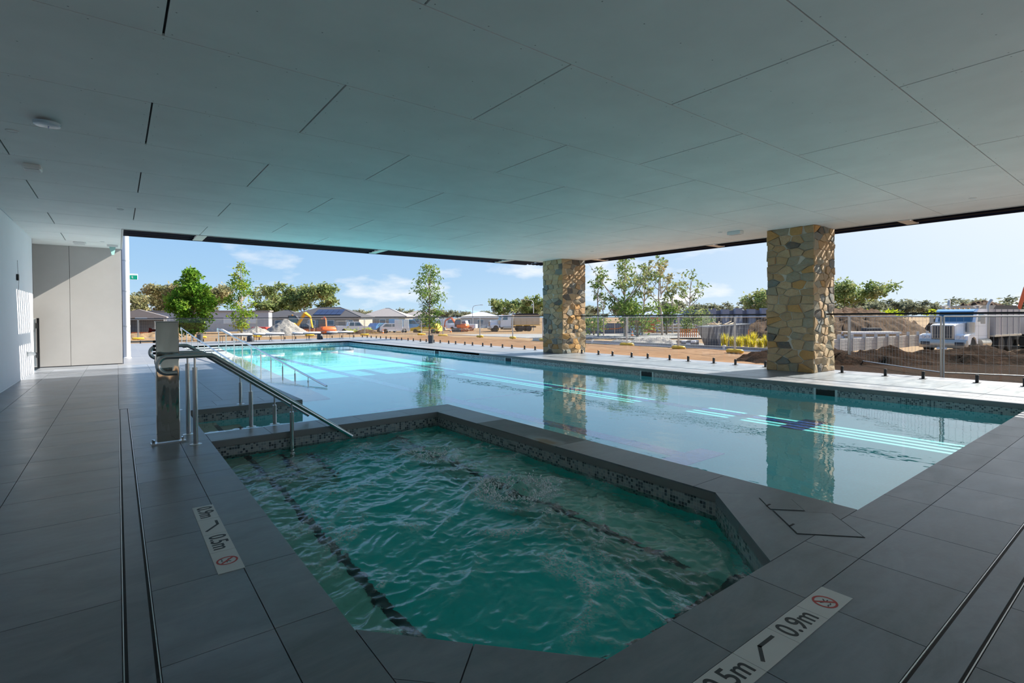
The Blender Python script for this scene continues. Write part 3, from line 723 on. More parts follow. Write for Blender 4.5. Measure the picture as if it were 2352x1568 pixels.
# ---- long rails of the ramp
def ramp_rail(label, x, pts, ys):
    t = thing('ramp_rail', label, 'handrail', (x, 0, 0), group='long ramp rails')
    P = [Vector((0, y, z)) for y, z in pts]
    a = arc((0, P[0].y, P[0].z - 0.05), 0.05, PI, PI / 2, 5, (0, -1, 0), (0, 0, 1))
    MB().tube([Vector((0, P[0].y + 0.05, P[0].z - 0.16))] + a + P[1:], 0.022, 12).build('bar', 'brushed_steel', t, smooth=50)
    for y in ys:
        for (ya, za), (yb, zb) in zip(pts[:-1], pts[1:]):
            if yb <= y <= ya: z = za + (zb - za) * (ya - y) / (ya - yb)
        zg = -0.02 - max(0, 27.2 - y) * 0.0269
        p = MB().cyl((0, y, zg), (0, y, z - 0.10), 0.018, n=10).build('post', 'brushed_steel', t, smooth=50)
        MB().cyl((0, y, z - 0.10), (0, y, z - 0.01), 0.008, n=8).build('stem', 'brushed_steel', p)
ramp_rail('long stainless rail on the pool side of the ramp', 3.45, [(25.6, 0.86), (18.0, 0.36), (10.9, -0.14)], [25.3, 23.4, 21.6, 20.0, 18.5, 17.1, 15.8, 14.5, 13.3, 12.2])
ramp_rail('long stainless rail on the deck side of the ramp', 2.42, [(29.4, 0.86), (24.5, 0.58), (11.5, -0.08)], [29.0, 26.8, 24.8, 22.8, 21.0, 19.2, 17.4, 15.8, 14.2, 12.8])

# ---- depth-marker tiles let into the deck
plain('marker_white', (0.62, 0.62, 0.60), 0.4, var=0.04); plain('marker_ink', (0.025, 0.027, 0.03), 0.5); plain('marker_red', (0.50, 0.04, 0.03), 0.5)
def lettering(txt, parent, loc, size, mat, rz=0, sx=1.0, bold=0.0):
    cu = bpy.data.curves.new('lettering', 'FONT'); cu.body = txt; cu.size = size; cu.align_x = 'CENTER'; cu.align_y = 'CENTER'; cu.extrude = 0.0004; cu.offset = bold
    tmp = bpy.data.objects.new('lettering', cu); C.objects.link(tmp); bpy.context.view_layer.update()
    me = bpy.data.meshes.new_from_object(tmp.evaluated_get(bpy.context.evaluated_depsgraph_get())); bpy.data.objects.remove(tmp)
    me.materials.clear(); me.materials.append(MATS[mat]); return link('lettering', me, parent, loc=loc, rot=(0, 0, rz), scale=(sx, 1, 1))
def marker(label, loc, rz, order, W=0.285, H=0.122):
    t = thing('depth_marker', label, 'depth marker', loc, rz)
    for k, it in enumerate(order):
        c = W * (k + 0.5)
        p = MB().box(W * k + .0012, W * (k + 1) - .0012, 0, H, 0.0008, 0.0026).build('marker_tile', 'marker_white', t)
        z = 0.0031
        if it == 'slope' or it == 'slope_r':
            pts = [(-0.085, 0.035), (-0.015, 0.035), (0.075, -0.035)] if it == 'slope' else [(0.09, 0.022), (-0.012, 0.022), (-0.085, -0.028)]
            m = MB()
            for (xa, ya), (xb, yb) in zip(pts[:-1], pts[1:]):
                d = Vector((xb - xa, yb - ya)).normalized(); n = Vector((-d.y, d.x)) * 0.0075
                a = Vector((xa, ya)) - d * .004; b = Vector((xb, yb)) + d * .004
                m.prism([(c + a.x + n.x, H / 2 + a.y + n.y), (c + a.x - n.x, H / 2 + a.y - n.y), (c + b.x - n.x, H / 2 + b.y - n.y), (c + b.x + n.x, H / 2 + b.y + n.y)], z - .0005, z + .0002)
            m.build('slope_symbol', 'marker_ink', p)
        elif it == 'dive':
            R = 0.051; n = 40; m = MB()
            vs = [(c + r * math.cos(2 * PI * i / n) * 1.0, H / 2 + r * math.sin(2 * PI * i / n), z) for r in (R, R - 0.010) for i in range(n)]
            m.add(vs, [(i, (i + 1) % n, n + (i + 1) % n, n + i) for i in range(n)])
            m.build('prohibition_ring', 'marker_red', p)
            k2 = 0.70 * R; m = MB(); m.prism([(c - k2 - .004, H / 2 + k2 - .004), (c - k2 + .004, H / 2 + k2 + .004), (c + k2 + .004, H / 2 - k2 + .004), (c + k2 - .004, H / 2 - k2 - .004)], z, z + .0004)
            m.build('prohibition_bar', 'marker_red', p)
            m = MB()
            for a, b, w in (((-0.022, 0.012), (0.012, -0.006), .004), ((0.0, 0.0), (0.018, 0.016), .003), ((0.004, -0.004), (0.024, -0.002), .0028), ((-0.03, -0.026), (-0.018, -0.020), .0022), ((-0.018, -0.020), (-0.006, -0.026), .0022), ((-0.006, -0.026), (0.006, -0.020), .0022)):
                d = (Vector(b) - Vector(a)).normalized(); q = Vector((-d.y, d.x)) * w
                m.prism([(c + a[0] + q.x, H / 2 + a[1] + q.y), (c + a[0] - q.x, H / 2 + a[1] - q.y), (c + b[0] - q.x, H / 2 + b[1] - q.y), (c + b[0] + q.x, H / 2 + b[1] + q.y)], z - .0003, z)
            m.build('diver_symbol', 'marker_ink', p)
        else: lettering(it, p, (c, H / 2, z), 0.125, 'marker_ink', 0, 0.92, 0.0012)
marker('white depth marker in the deck left of the spa, reading 0.9m then 0.5m', (0.384, 4.07, 0), -PI / 2, ['0.9m', 'slope', '0.5m', 'dive'])
marker('white depth marker in the near right deck, reading 0.5m then 0.9m', (1.575, 0.908, 0), 0, ['0.5m', 'slope_r', '0.9m', 'dive'], W=0.262, H=0.130)

# ---- ceiling fittings
plain('frosted_green', (0.35, 0.62, 0.60), 0.3); plain('bag_blue', (0.45, 0.60, 0.72), 0.25); plain('tie_blue', (0.03, 0.16, 0.45), 0.4); plain('sign_green', (0.0, 0.36, 0.22), 0.4); plain('grille', (0.34, 0.35, 0.36), 0.5)
def downlight(label, x, y, r=0.055):
    t = thing('downlight', label, 'downlight', (x, y, CEIL), group='recessed downlights')
    MB().lathe([(r * 0.72, -0.001), (r, -0.001), (r, -0.007), (r * 0.80, -0.010), (r * 0.72, -0.004)], n=24).build('ring', 'white_plastic', t, smooth=30)
    MB().lathe([(0.001, -0.001), (r * 0.72, -0.0012), (r * 0.72, -0.003), (0.001, -0.003)], n=20).build('lens', 'grille', t)
downlight('recessed round downlight beside the bagged detector, top left', -0.86, 7.57)
downlight('recessed round downlight above the walkway, left of the sky opening', 0.07, 11.8)
downlight('recessed round downlight near the end wall of the walkway', -0.28, 17.0, 0.05)
downlight('recessed round downlight beside the small box near the nearer column', 11.47, 6.8)
downlight('recessed round downlight at the right edge of the soffit', 11.71, 2.26)
downlight('recessed round downlight in front of the farther column', 11.59, 11.1)
t = thing('smoke_detector', 'ceiling detector wrapped in a pale blue plastic bag, top left', 'detector', (-0.54, 7.0, CEIL), 0.1)
MB().bbox((0, 0.035, -0.02), (0.135, 0.075, 0.04), bev=0.006).build('mounting_box', 'white_plastic', t)
MB().lathe([(0.06, -0.018), (0.112, -0.03), (0.105, -0.055), (0.05, -0.062)], (0.0, -0.04, 0), 26).build('bagged_head', 'bag_blue', t, smooth=60)
MB().bbox((0.012, -0.012, -0.048), (0.010, 0.06, 0.034)).build('tape_strip', 'tie_blue', t)
def ceil_box(name, label, x, y, sx, sy, h, cat):
    t = thing(name, label, cat, (x, y, CEIL))
    MB().bbox((0, 0, -h / 2), (sx, sy, h), bev=0.012).build('housing', 'white_plastic', t)
    MB().bbox((0, 0, -h - 0.002), (sx * 0.8, sy * 0.7, 0.006)).build('grille', 'trim_white', t)
    return t
ceil_box('ceiling_speaker', 'white rectangular box on the soffit at far left', -0.85, 9.12, 0.18, 0.22, 0.06, 'speaker')
ceil_box('ceiling_unit', 'pale rectangular unit on the soffit before the end wall', -0.75, 17.45, 0.26, 0.22, 0.05, 'ceiling unit')
ceil_box('ceiling_emergency_light', 'small white box on the soffit left of the nearer column', 11.65, 6.52, 0.16, 0.34, 0.08, 'emergency light')
t = thing('exit_blade_sign', 'translucent green blade sign hanging from the soffit at the end wall', 'sign', (-0.08, 17.57, CEIL), 0.2)
MB().bbox((0, 0, -0.03), (0.24, 0.07, 0.06), bev=0.006).build('housing', 'white_plastic', t)
MB().extrude_y([(-0.07, -0.06), (0.07, -0.06), (0.035, -0.27), (-0.02, -0.27)], -0.006, 0.006).build('blade', 'frosted_green', t)

# ---- things on the left wall and end wall
t = thing('wall_reader', 'small black access reader on the white wall, wires hanging', 'reader', (WALL_X, 14.75, 2.16))
MB().bbox((0.02, 0, 0), (0.035, 0.09, 0.13), bev=0.006).build('body', 'black_metal', t)
MB().tube([(0.006, 0.10, 0.36), (0.012, 0.12, 0.1), (0.02, 0.14, -0.05), (0.012, 0.12, -0.25), (0.006, 0.08, -0.42)], 0.003, 6).build('cable', 'dark_frame', t)
t = thing('wall_spout', 'white horn-shaped spout low on the white wall', 'spout', (WALL_X, 16.1, 0.49))
MB().tube([(0, 0, 0), (0.06, 0, 0.01), (0.11, 0, 0.0), (0.13, 0, -0.03)], [0.05, 0.05, 0.045, 0.035], 14).build('nozzle', 'white_plastic', t, smooth=50)
MB().lathe([(0.001, 0), (0.07, 0), (0.07, 0.01), (0.001, 0.01)], n=18).xf(Matrix.Rotation(PI / 2, 4, 'Y')).build('back_plate', 'white_plastic', t)
t = thing('side_gate', 'frosted gate with black post at the end of the walkway', 'gate', (-1.66, 18.36, 0))
MB().box(-0.025, 0.025, -0.03, 0.03, 0, 1.32).build('post', 'black_metal', t)
MB().box(-0.95, -0.04, -0.008, 0.008, 0.06, 1.32).build('leaf', 'trim_white', t)
for z in (0.35, 1.12): MB().bbox((-0.03, -0.03, z), (0.05, 0.03, 0.14)).build('hinge', 'stainless', t)
MB().bbox((-0.10, -0.04, 0.98), (0.05, 0.06, 0.06), bev=0.012).build('latch', 'dark_frame', t)
t = thing('round_post', 'tall round white post at the end of the grey wall', 'post', (0.235, 21.2, 0))
MB().cyl((0, 0, 0.02), (0, 0, 4.3), 0.10, n=28).build('shaft', 'white_paint', t, smooth=50)
MB().lathe([(0.13, 0), (0.13, 0.012), (0.10, 0.03)], n=28).build('base_ring', 'white_paint', t, smooth=40)
for z in (1.05, 2.2, 3.2): MB().lathe([(0.101, -0.02), (0.104, -0.02), (0.104, 0.02), (0.101, 0.02)], (0, 0, z), 28).build('joint_band', 'trim_white', t)
t = thing('exit_sign', 'green and white exit sign fixed to the round white post', 'sign', (0.345, 21.2, 2.68))
MB().bbox((0.105, 0, 0.0), (0.21, 0.05, 0.19), bev=0.006).build('case', 'white_plastic', t)
MB().bbox((0.10, -0.027, -0.02), (0.20, 0.006, 0.13)).build('face', 'sign_green', t)
MB().bbox((0.06, -0.031, 0.01), (0.02, 0.003, 0.02)).bbox((0.055, -0.031, -0.02), (0.012, 0.003, 0.045)).bbox((0.072, -0.031, -0.045), (0.035, 0.003, 0.012), Matrix.Rotation(0.5, 4, 'Y')).bbox((0.075, -0.031, -0.015), (0.035, 0.003, 0.010), Matrix.Rotation(-0.4, 4, 'Y')).build('running_figure', 'white_plastic', t)

# ---- loungers and side tables at the far end
plain('cushion_white', (0.72, 0.70, 0.67), 0.8, var=0.05); plain('stool_dark', (0.055, 0.062, 0.072), 0.5, var=0.1, vscale=8)
def lounger(label, loc, rz, back=0.0):
    t = thing('sun_lounger', label, 'lounger', loc, rz, group='white sun loungers'); t.scale = (0.78, 1, 1)
    MB().bbox((-0.95 + 0.62 + 0.33, 0, 0.36), (1.92, 0.62, 0.03)).build('frame', 'dark_frame', t)
    for x in (-0.9, 0.9):
        for y in (-0.28, 0.28): MB().tube([(x, y, 0.35), (x * 1.02, y, 0.0)], 0.013, 8).build('leg', 'dark_frame', t)
    for y in (-0.28, 0.28): MB().tube([(0.1, y, 0.35), (0.1, y, 0.0)], 0.012, 8).build('leg', 'dark_frame', t)
    MB().bbox((0.33, 0, 0.425), (1.26, 0.60, 0.10), bev=0.03).build('seat_cushion', 'cushion_white', t, smooth=60)
    M = Matrix.Rotation(back, 4, 'Y'); c = Vector((-0.62, 0, 0.425)); off = M @ Vector((-0.33 + 0.31, 0, 0)) - Vector((-0.02, 0, 0))
    MB().bbox((-0.62, 0, 0.425 + 0.31 * math.sin(back)), (0.63, 0.60, 0.10), M, bev=0.03).build('back_cushion', 'cushion_white', t, smooth=60)
lounger('leftmost white sun lounger at the far pool end, backrest raised', (5.05, 31.0, 0), 0.06, 0.45)
lounger('second white sun lounger from the left, beside a dark stool', (6.75, 31.3, 0), 0.0)
lounger('third white sun lounger from the left at the far pool end', (8.75, 31.2, 0), -0.05)
lounger('rightmost white sun lounger at the far pool end', (10.85, 31.6, 0), 0.02)
def stool(label, loc):
    t = thing('side_table', label, 'side table', loc, group='dark pedestal stools')
    MB().lathe([(0.17, 0), (0.18, 0.02), (0.17, 0.24), (0.09, 0.36), (0.09, 0.40)], n=20).build('base', 'stool_dark', t, smooth=40)
    MB().lathe([(0.09, 0.40), (0.26, 0.43), (0.27, 0.46), (0.001, 0.46)], n=24).build('top', 'stool_dark', t, smooth=30)
stool('dark hourglass stool between the two left loungers', (5.92, 31.95, 0)); stool('dark hourglass stool between the two right loungers', (9.80, 32.1, 0))
def tub(label, loc, s=1.0):
    t = thing('waste_tub', label, 'tub', loc)
    MB().lathe([(0.11 * s, 0), (0.13 * s, 0.36 * s), (0.10 * s, 0.36 * s), (0.09 * s, 0.03)], n=16).build('body', 'stool_dark', t, smooth=40)
    MB().tube([(-0.1 * s, 0, 0.36 * s), (-0.07 * s, 0, 0.43 * s), (0.07 * s, 0, 0.43 * s), (0.1 * s, 0, 0.36 * s)], 0.012, 8).build('handle', 'stool_dark', t)
tub('dark grey tub behind the ramp rails at the far fence', (3.55, 32.6, 0), 1.2); tub('dark grey tub inside the fence below the drooping tree', (12.35, 22.8, 0), 1.1)


# ================================================================ OUTSIDE: ground, site, houses, trees
def sm(a, b, x):
    t = np.clip((np.asarray(x, float) - a) / (b - a), 0, 1); return t * t * (3 - 2 * t)
def gz(x, y):
    d = np.maximum(np.asarray(x, float) - 21.5, (np.asarray(y, float) - 44) * 0.8)
    return -0.16 - 0.95 * sm(0, 13, d)
def G(x, y, dz=0.0): return (x, y, float(gz(x, y)) + dz)
FW = Vector((0.607, 0.794, 0)); RT = Vector((0.794, -0.607, 0))

def mat_ground():
    t = NT('site_soil'); p = t.pos()
    a = t.noise(p, 0.09, 6, 0.6, dist=0.8); b = t.noise(p, 0.7, 6, 0.65); c = t.noise(p, 6, 4, 0.7)
    col = t.ramp(a, [(0.28, (0.13, 0.085, 0.050)), (0.42, (0.16, 0.10, 0.054)), (0.55, (0.24, 0.152, 0.082)), (0.70, (0.20, 0.15, 0.085)), (0.80, (0.13, 0.13, 0.055))])
    col = t.mix(t.ramp(b, [(0.35, (0, 0, 0)), (0.75, (0.7, 0.7, 0.7))]), col, (0.17, 0.105, 0.055))
    col = t.mix(t.math('MULTIPLY', c, 0.35), col, (0.38, 0.28, 0.18))
    t.bsdf(col, 0.9, 0, t.bump(t.math('ADD', b, t.math('MULTIPLY', c, 0.3)), 0.5, 0.08), 0.1)
mat_ground()
def mat_grain(name, c0, c1, c2, scale, bump=0.6, dist=0.05, rough=0.9):
    t = NT(name); p = t.pos(); f = t.noise(p, scale, 6, 0.7); g = t.noise(p, scale * 0.12, 4, 0.6)
    col = t.mix(t.ramp(g, [(0.35, (0, 0, 0)), (0.7, (1, 1, 1))]), t.ramp(f, [(0.3, c0), (0.7, c1)]), t.ramp(f, [(0.3, c0), (0.7, c2)]))
    t.bsdf(col, rough, 0, t.bump(f, bump, dist), 0.04)
mat_grain('mulch', (0.005, 0.003, 0.002), (0.030, 0.015, 0.009), (0.060, 0.028, 0.014), 11, 0.9, 0.08, 1.0)
mat_grain('gravel_grey', (0.15, 0.145, 0.14), (0.32, 0.30, 0.28), (0.36, 0.33, 0.30), 7)
mat_grain('sand_strip', (0.16, 0.09, 0.050), (0.28, 0.175, 0.105), (0.20, 0.12, 0.068), 2.5, 0.3)
mat_grain('road_grey', (0.22, 0.22, 0.225), (0.31, 0.31, 0.31), (0.27, 0.25, 0.23), 1.5, 0.2)
mat_grain('dirt_dark', (0.022, 0.014, 0.010), (0.085, 0.050, 0.032), (0.15, 0.095, 0.055), 3)

def ground():
    def axis(a, b, near0, near1):
        v = [a]
        while v[-1] < b:
            x = v[-1]; d = max(near0 - x, x - near1, 0); v.append(x + 0.7 + d * 0.12)
        return np.array(v)
    xs = axis(-160, 900, 10, 40); ys = axis(-160, 900, -5, 60)
    xs = np.sort(np.append(xs[(xs < -3.2) | (xs > 13.35)], [-3.2, 4.0, 13.35])); ys = np.sort(np.append(ys[(ys < -2.8) | (ys > 33.6)], [-2.8, 15.0, 33.6]))
    X, Y = np.meshgrid(xs, ys, indexing='ij'); Z = gz(X, Y) + 0.05 * fbm(X * 0.5, Y * 0.5, 77, 3) * sm(14.5, 18, np.maximum(X, Y - 20))
    nx, ny = X.shape; idx = np.arange(nx * ny).reshape(nx, ny)
    q = np.stack([idx[:-1, :-1], idx[1:, :-1], idx[1:, 1:], idx[:-1, 1:]], -1).reshape(-1, 4)
    cx = (X[:-1, :-1] + X[1:, 1:]).reshape(-1) / 2; cy = (Y[:-1, :-1] + Y[1:, 1:]).reshape(-1) / 2
    q = q[~((cx > -3.2) & (cx < 13.35) & (cy > -2.8) & (cy < 33.6))]
    me = bpy.data.meshes.new('ground'); me.from_pydata(np.stack([X, Y, Z], -1).reshape(-1, 3).tolist(), [], q.tolist())
    me.materials.append(MATS['site_soil']); me.polygons.foreach_set('use_smooth', [True] * len(me.polygons))
    link('ground', me, kind='structure', label='bare tan earth of the building site')
ground()
def draped(name, mat, fn, nu, nv, **tags):
    m = MB()
    for i in range(nu + 1):
        for j in range(nv + 1):
            x, y, dz = fn(i / nu, j / nv); m.v.append((x, y, float(gz(x, y)) + dz))
    for i in range(nu):
        for j in range(nv): a = i * (nv + 1) + j; m.f.append((a, a + nv + 1, a + nv + 2, a + 1))
    return m.build(name, mat, smooth=180, **tags)
draped('sand_path', 'sand_strip', lambda u, v: (13.36 + 5.6 * v, 6.6 + 27 * u, 0.07 + 0.03 * math.sin(u * 40)), 60, 8, kind='structure', label='pale sand strip outside the glass fence')
draped('soil_patch', 'mulch', lambda u, v: (13.36 + 6.5 * v, -6 + 12.6 * u, 0.05), 20, 8, kind='structure', label='dark soil between the glass fence and the mulch heap')
draped('site_road', 'road_grey', lambda u, v: (*(FW * (54 + 16 * v) + RT * (-14 + 52 * u)).xy, 0.10), 40, 8, kind='structure', label='grey gravel road across the building site')

def heap(name, label, cat, mat, c, rx, ry, h, rz=0, seed=1, sharp=1.6, rough=0.10, res=70, peaks=None):
    xs = np.linspace(-1.05, 1.05, res); X, Y = np.meshgrid(xs, xs, indexing='ij'); r = np.hypot(X, Y)
    H = np.clip(1 - r ** sharp, -0.1, 1)
    if peaks is not None:
        H = np.zeros_like(X) - 0.1
        for px, py, pr, ph in peaks: H = np.maximum(H, ph * np.clip(1 - (np.hypot(X - px, (Y - py) * 1.0) / pr) ** 1.3, -0.2, 1))
    n = fbm(X * rx * 1.6 + seed, Y * ry * 1.6, seed, 5, 0.6)
    Z = h * H + rough * n * np.clip(H * 3 + 0.2, 0, 1) - 0.03
    co = np.stack([X * rx, Y * ry, Z], -1).reshape(-1, 3)
    idx = np.arange(res * res).reshape(res, res); q = np.stack([idx[:-1, :-1], idx[1:, :-1], idx[1:, 1:], idx[:-1, 1:]], -1).reshape(-1, 4)
    keep = (Z[:-1, :-1] > -0.12).reshape(-1); q = q[keep]
    me = bpy.data.meshes.new(name); me.from_pydata(co.tolist(), [], q.tolist()); me.polygons.foreach_set('use_smooth', [True] * len(me.polygons)); me.materials.append(MATS[mat])
    return link(name, me, loc=G(*c), rot=(0, 0, rz), kind='stuff', label=label, category=cat)
AX = math.atan2(-0.61, 0.79)
heap('mulch_heap', 'long dark mulch heap just outside the fence, in front of the big truck', 'mulch', 'mulch', (19.4, 4.2), 6.5, 2.9, 0.62, AX, 5, 1.6, 0.10, 110,
     [(-0.62, 0.1, 0.40, 0.95), (-0.25, 0, 0.42, 0.75), (0.1, 0.1, 0.5, 0.8), (0.5, 0, 0.5, 0.75), (-0.85, -0.2, 0.25, 0.35)])
heap('mulch_heap', 'small dark mulch heap beside the nearer stone column', 'mulch', 'mulch', (16.6, 7.3), 1.5, 1.0, 0.42, AX, 9, 1.4, 0.08)
heap('earth_mound', 'large dark brown earth mound behind the sleeper wall', 'earth', 'dirt_dark', (69.5, 26.0), 17, 7, 3.0, AX + 0.5, 12, 2.6, 0.35)
heap('earth_mound', 'dark earth mound showing behind the roof of the big truck', 'earth', 'dirt_dark', (93, 17.0), 8, 6, 4.0, AX + 0.5, 14, 2.0, 0.3)
heap('gravel_heap', 'big pale grey gravel heap behind the loungers', 'gravel', 'gravel_grey', (12.3, 50.5), 2.6, 2.4, 1.75, 0.3, 21, 1.15, 0.08, 80)
heap('gravel_heap', 'low pale gravel heap behind the leftmost lounger', 'gravel', 'gravel_grey', (9.0, 46.2), 1.9, 1.3, 0.75, 0.2, 24, 1.3, 0.07)
heap('gravel_heap', 'grey rubble bank beside the road left of the skip bin', 'rubble', 'gravel_grey', (36.0, 27.5), 5.0, 2.0, 0.55, 2.4, 28, 1.5, 0.12)
heap('soil_heap', 'low brown soil heap behind the rightmost lounger', 'soil', 'dirt_dark', (19.5, 49.5), 2.2, 1.6, 0.55, 0.1, 31, 1.5, 0.08)
heap('soil_heap', 'low tan soil bank behind the far fence on the left', 'soil', 'site_soil', (2.2, 47.2), 4.0, 1.8, 0.55, 0.1, 35, 1.6, 0.10)

# ---- low retaining edge beside the sand strip
plain('concrete_grey', (0.30, 0.31, 0.33), 0.8, var=0.15, vscale=2.5); plain('sleeper_grey', (0.40, 0.39, 0.38), 0.8, var=0.18, vscale=3); plain('galv', (0.46, 0.47, 0.48), 0.45, 0.6)
t = thing('retaining_edge', 'low grey panel edging along the sand strip between the columns', 'edging', (20.1, 9.2, 0))
for k in range(6):
    MB().box(-0.04, 0.04, k * 2.5 + 0.03, k * 2.5 + 2.47, -0.42, 0.02).build('edge_panel', 'concrete_grey', t)
    MB().box(-0.09, 0.0, k * 2.5 - 0.05, k * 2.5 + 0.05, -0.42, 0.06).build('edge_post', 'white_paint', t)
MB().tube([(-0.07, -0.2, -0.12), (-0.07, 15, -0.12)], 0.025, 6).build('batten', 'white_paint', t)
# ---- concrete sleeper wall
a, b = Vector((35.5, 13.9)), Vector((50.5, 12.4)); d = b - a; n = 9; w = d.length / n
t = thing('sleeper_wall', 'grey concrete sleeper retaining wall left of the big truck', 'wall', G(a.x, a.y), math.atan2(d.y, d.x))
SLP = MB().bbox((w / 2, 0, 0.11), (w - 0.06, 0.10, 0.212), bev=0.012).mesh('sleeper', 'sleeper_grey'); SPO = MB().box(-0.05, 0.05, -0.09, 0.09, -0.2, 1.12).mesh('post', 'galv')
for k in range(n + 1):
    link('post', SPO, t, loc=(k * w, 0, 0.0))
    if k < n:
        for j in range(4): link('sleeper', SLP, t, loc=(k * w, 0, j * 0.22 - 0.03))

# ---- temporary fence
plain('foot_yellow', (0.80, 0.48, 0.02), 0.6, var=0.1, vscale=6); plain('wire', (0.50, 0.50, 0.51), 0.4, 0.7)
TF = [(-6, 43.5), (-2.3, 43.2), (1.1, 42.8), (4.7, 42.4), (8.2, 41.9), (11.8, 41.2), (15.4, 39.2), (19.0, 36.6), (18.8, 32.9), (19.7, 29.4), (20.0, 26.1), (19.6, 22.7), (19.2, 19.3), (18.9, 15.9), (18.6, 12.9), (18.2, 10.2), (17.0, 6.0), (14.5, 3.3), (15.6, 0.2)]
def panel_mesh(w, h=1.42):
    fr = MB().tube([(0.03, 0, 0.05), (0.03, 0, h)], 0.019, 8).tube([(w - .03, 0, 0.05), (w - .03, 0, h)], 0.019, 8).tube([(0.03, 0, h), (w - .03, 0, h)], 0.016, 8).tube([(0.03, 0, 0.18), (w - .03, 0, 0.18)], 0.014, 8)
    wi = MB(); k = int(w / 0.12)
    for i in range(1, k): wi.box(w * i / k - .0014, w * i / k + .0014, -.0014, .0014, 0.18, h)
    for j in range(1, 6): wi.box(0.03, w - 0.03, -.0014, .0014, 0.18 + (h - .18) * j / 6 - .0014, 0.18 + (h - .18) * j / 6 + .0014)
    return fr, wi
names = ['behind the far deck at far left', 'left of the leafy round tree', 'behind the leafy round tree', 'behind the slender tree', 'behind the left loungers', 'behind the gravel heap end', 'behind the right loungers', 'farthest along the sand strip',
         'third from the far corner', 'below the drooping tree', 'right of the drooping tree', 'in front of the distant white truck', 'hidden partly by the farther column', 'right of the farther column', 'middle of the gap between columns', 'in front of the skip bin', 'beside the nearer column', 'in front of the big truck']
for i, (p, q) in enumerate(zip(TF[:-1], TF[1:])):
    d = Vector((q[0] - p[0], q[1] - p[1])); z = float(gz(*p)); z2 = float(gz(*q)); base = -0.02
    t = thing('temporary_fence_panel', 'galvanised mesh site fence panel ' + names[i], 'fence panel', (p[0], p[1], z + base), math.atan2(d.y, d.x), group='temporary site fence panels')
    fr, wi = panel_mesh(d.length); fr.build('frame', 'wire', t); wi.build('wire_mesh', 'wire', t, kind='stuff')
FOOT = MB().bbox((0, 0, 0.07), (0.68, 0.24, 0.14), bev=0.05).mesh('body', 'foot_yellow', 50); FSLOT = MB().bbox((0, 0, 0.142), (0.10, 0.06, 0.006)).mesh('socket', 'nosing_black')
fl = ['leftmost, behind the round white post', 'left of the leafy round tree', 'behind the ramp rails', 'behind the leftmost lounger', 'behind the gravel heap', 'behind the rightmost lounger', 'left of the drooping tree', 'right of the drooping tree', 'third right of the drooping tree',
      'far along the sand strip', 'left of the distant white truck', 'below the distant white truck', 'just left of the farther column', 'right of the farther column', 'in the middle between the columns', 'left of the nearer column', 'behind the nearer column', 'in front of the mulch heap', 'at the right end']
for i, p in enumerate(TF[:16]):
    t = thing('fence_foot', 'yellow site fence foot ' + fl[i], 'fence foot', (p[0], p[1], float(gz(*p)) + 0.06), random.uniform(-0.3, 0.3) + (PI / 2 if 8 < i < 16 else 0), group='yellow fence feet')
    link('body', FOOT, t); link('socket', FSLOT, t)

# ---- paints for machines
for nm, c, r in (('p_white', (0.74, 0.76, 0.80), 0.3), ('p_yellow', (0.80, 0.42, 0.02), 0.4), ('p_orange', (0.72, 0.13, 0.02), 0.4), ('p_blue', (0.06, 0.20, 0.42), 0.35), ('p_lightblue', (0.12, 0.34, 0.62), 0.3), ('p_dark', (0.03, 0.035, 0.045), 0.5), ('p_red', (0.58, 0.05, 0.03), 0.45),
                 ('tyre', (0.022, 0.021, 0.02), 0.8), ('track_steel', (0.10, 0.09, 0.08), 0.7), ('bin_steel', (0.13, 0.14, 0.16), 0.55), ('tip_steel', (0.36, 0.35, 0.36), 0.5), ('tip_tan', (0.55, 0.42, 0.28), 0.6), ('tarp', (0.018, 0.018, 0.02), 0.7),
                 ('roof_dark', (0.055, 0.055, 0.06), 0.7), ('roof_light', (0.24, 0.225, 0.22), 0.7), ('roof_white', (0.70, 0.69, 0.68), 0.6), ('roof_blue', (0.20, 0.27, 0.38), 0.6), ('wall_cream', (0.30, 0.28, 0.25), 0.7), ('wall_white', (0.42, 0.43, 0.45), 0.6), ('wall_dark', (0.12, 0.13, 0.17), 0.7), ('wall_slate', (0.22, 0.24, 0.30), 0.7),
                 ('solar', (0.02, 0.025, 0.06), 0.2), ('timber', (0.42, 0.28, 0.15), 0.7), ('timber_orange', (0.60, 0.16, 0.04), 0.6), ('hivis', (0.85, 0.20, 0.02), 0.5), ('chrome_ground_reflect', (0.50, 0.45, 0.38), 0.35), ('amber', (0.80, 0.30, 0.02), 0.3), ('canvas_white', (0.72, 0.72, 0.73), 0.8), ('lamp_clear', (0.6, 0.62, 0.64), 0.1), ('sky_glass', (0.05, 0.14, 0.22), 0.06)):  # tan in the chrome colour paints in the reflected ground
    plain(nm, c, r, 0.0 if nm not in ('chrome_ground_reflect',) else 0.45, var=0.06 if r > 0.3 else 0.0, vscale=2)

